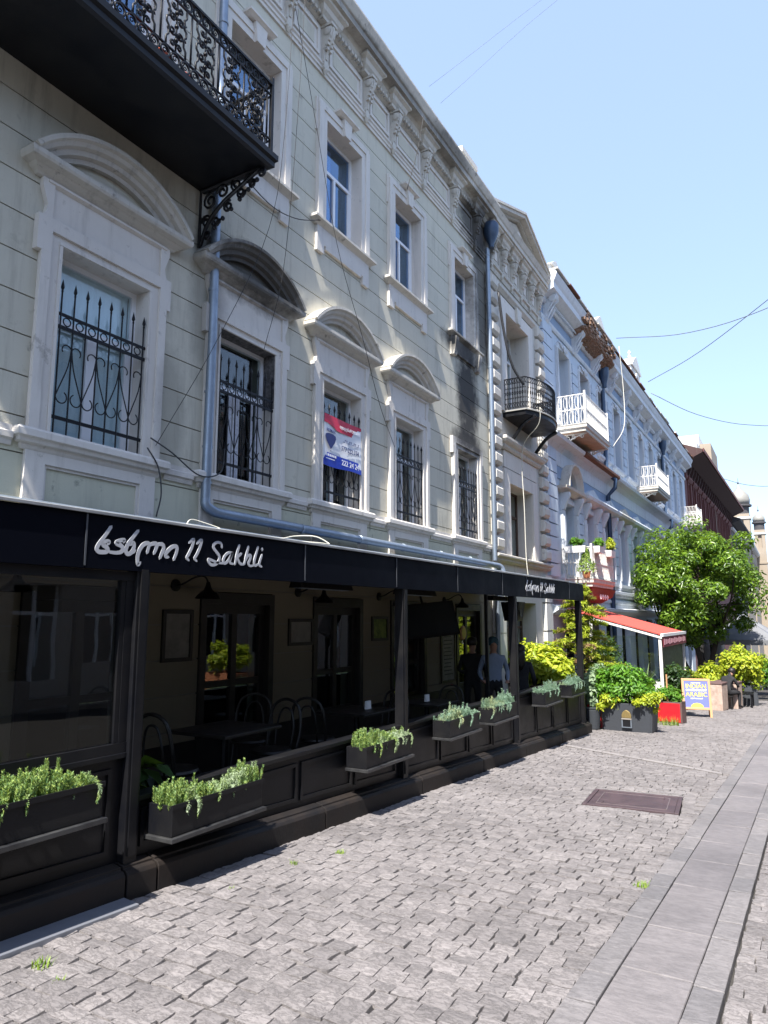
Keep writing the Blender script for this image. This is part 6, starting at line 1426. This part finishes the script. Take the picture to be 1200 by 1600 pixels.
# ================================================================== CABLES
def cable(label, pts, r=.006, mat='wire', k=6, group='cables'):
    o = MB().tube(smoothline(pts, k), r, 5).build('cable', M[mat], None, smooth=True); tag(o, label, 'cable', group); return o
Yc = YA-.1
cable('thin cable swagging from the second upper window to the first pipe', [(6.4,Yc,7.75),(7.3,Yc-.02,7.5),(8.0,Yc,7.62),(8.65,Yc,7.93)], .008)
cable('cable running down the facade from the cornice past the third window', [(7.75,Yc-.1,11.0),(8.3,Yc-.12,9.4),(8.9,Yc-.15,7.6),(9.6,Yc-.2,6.3),(10.35,Yc-.1,5.35),(11.0,Yc-.05,4.7)], .005)
cable('cable dropping from the cornice in front of the fourth upper window', [(11.6,Yc-.4,11.6),(11.5,Yc-.3,10.8),(11.35,Yc-.15,9.95)], .008)
cable('left of two cables hanging from the balcony in front of the second window', [(6.75,Yc-.9,11.5),(6.7,Yc-.8,8.2),(6.65,Yc-.6,6.6),(6.2,Yc-.2,5.0),(5.5,Yc,3.55)], .004)
cable('right of two cables hanging from the balcony in front of the second window', [(7.0,Yc-.9,11.5),(6.95,Yc-.8,8.4),(7.1,Yc-.5,6.3),(7.1,Yc-.2,5.2)], .004)
cable('loose cable looping from the first window past the downpipe', [(5.42,Yc,3.62),(5.7,Yc-.05,3.5),(6.1,Yc-.1,3.30),(6.5,Yc-.06,3.42),(6.62,Yc,3.75)], .009)
cable('cable hanging from the corner of the first window to the terrace roof', [(5.38,Yc,3.5),(5.5,Yc-.05,3.3),(5.52,Yc-.1,3.0),(5.42,Yc-.15,2.72)], .009)
cable('white cable coiled on the terrace roof next to the drain pipe', [(5.1,4.1,2.355),(5.3,4.12,2.365),(5.6,4.2,2.42),(5.8,4.1,2.43),(5.9,4.0,2.36),(5.75,4.0,2.355),(5.5,4.1,2.355)], .007, 'wirewhite')
cable('thin white cable curling along the roof edge above the lettering', [(3.9,3.95,2.325),(3.98,4.0,2.37),(4.1,4.05,2.385),(4.3,4.0,2.345),(4.2,3.95,2.325),(3.9,3.95,2.325)], .005, 'wirewhite')
cable('pale cable running down the cream house in front of its windows', [(17.3,5.25,7.0),(17.45,5.35,6.6),(17.9,5.95,6.1),(18.0,5.98,4.5),(18.05,5.98,3.1),(18.1,5.9,2.3)], .012, 'wirewhite')
cable('bundle of dark cables slanting from the hopper to the bowed balcony', [(16.35,5.95,9.9),(16.55,5.9,8.9),(16.8,5.8,8.1),(17.1,5.6,7.6)], .035)
cable('pale cable sagging down from the broken cornice to the white balcony', [(27.9,5.2,12.3),(27.8,5.1,10.4),(27.0,5.0,8.8),(25.4,5.1,7.7)], .012, 'wirewhite')
cable('upper overhead wire sagging across the street', [(28,5.3,12.7),(27,2.5,12.0),(26,-.5,12.1),(25,-6,13.6)], .016, 'wiregrey')
cable('overhead wire climbing to the right from the roof gable', [(36,5.4,13.3),(34,2.8,13.7),(31,-.5,14.6),(28,-4,15.8)], .018, 'wiregrey')
cable('lower overhead wire sagging from the pale blue roof', [(36,5.3,12.7),(37,3.4,11.6),(38,1.2,11.0),(39,-1.0,11.2),(40,-6,13)], .020, 'wiregrey')
cable('far thin overhead wire beyond the red house', [(70,5.0,14.4),(71,2.6,13.6),(72,0,13.6),(73,-5,15)], .03, 'wiregrey')
cable('faint high wire over the roof at the top of the picture', [(13.5,6.2,13.4),(15,3,16.5),(17,-3,20)], .0035, 'wiregrey')
cable('second faint high wire at the top of the picture', [(12.9,6.2,13.4),(15,2.6,16.9),(17,-3.5,20.5)], .0035, 'wiregrey')
cable('thin cord looped under the terrace ceiling', [(6.0,4.4,2.25),(6.25,4.4,2.0),(6.5,4.4,2.08),(6.6,4.4,2.26)], .006)
for o in scene.objects:
    if o.type == 'MESH' and not o.parent and 'kind' not in o and 'label' not in o: print('UNLABELLED', o.name)
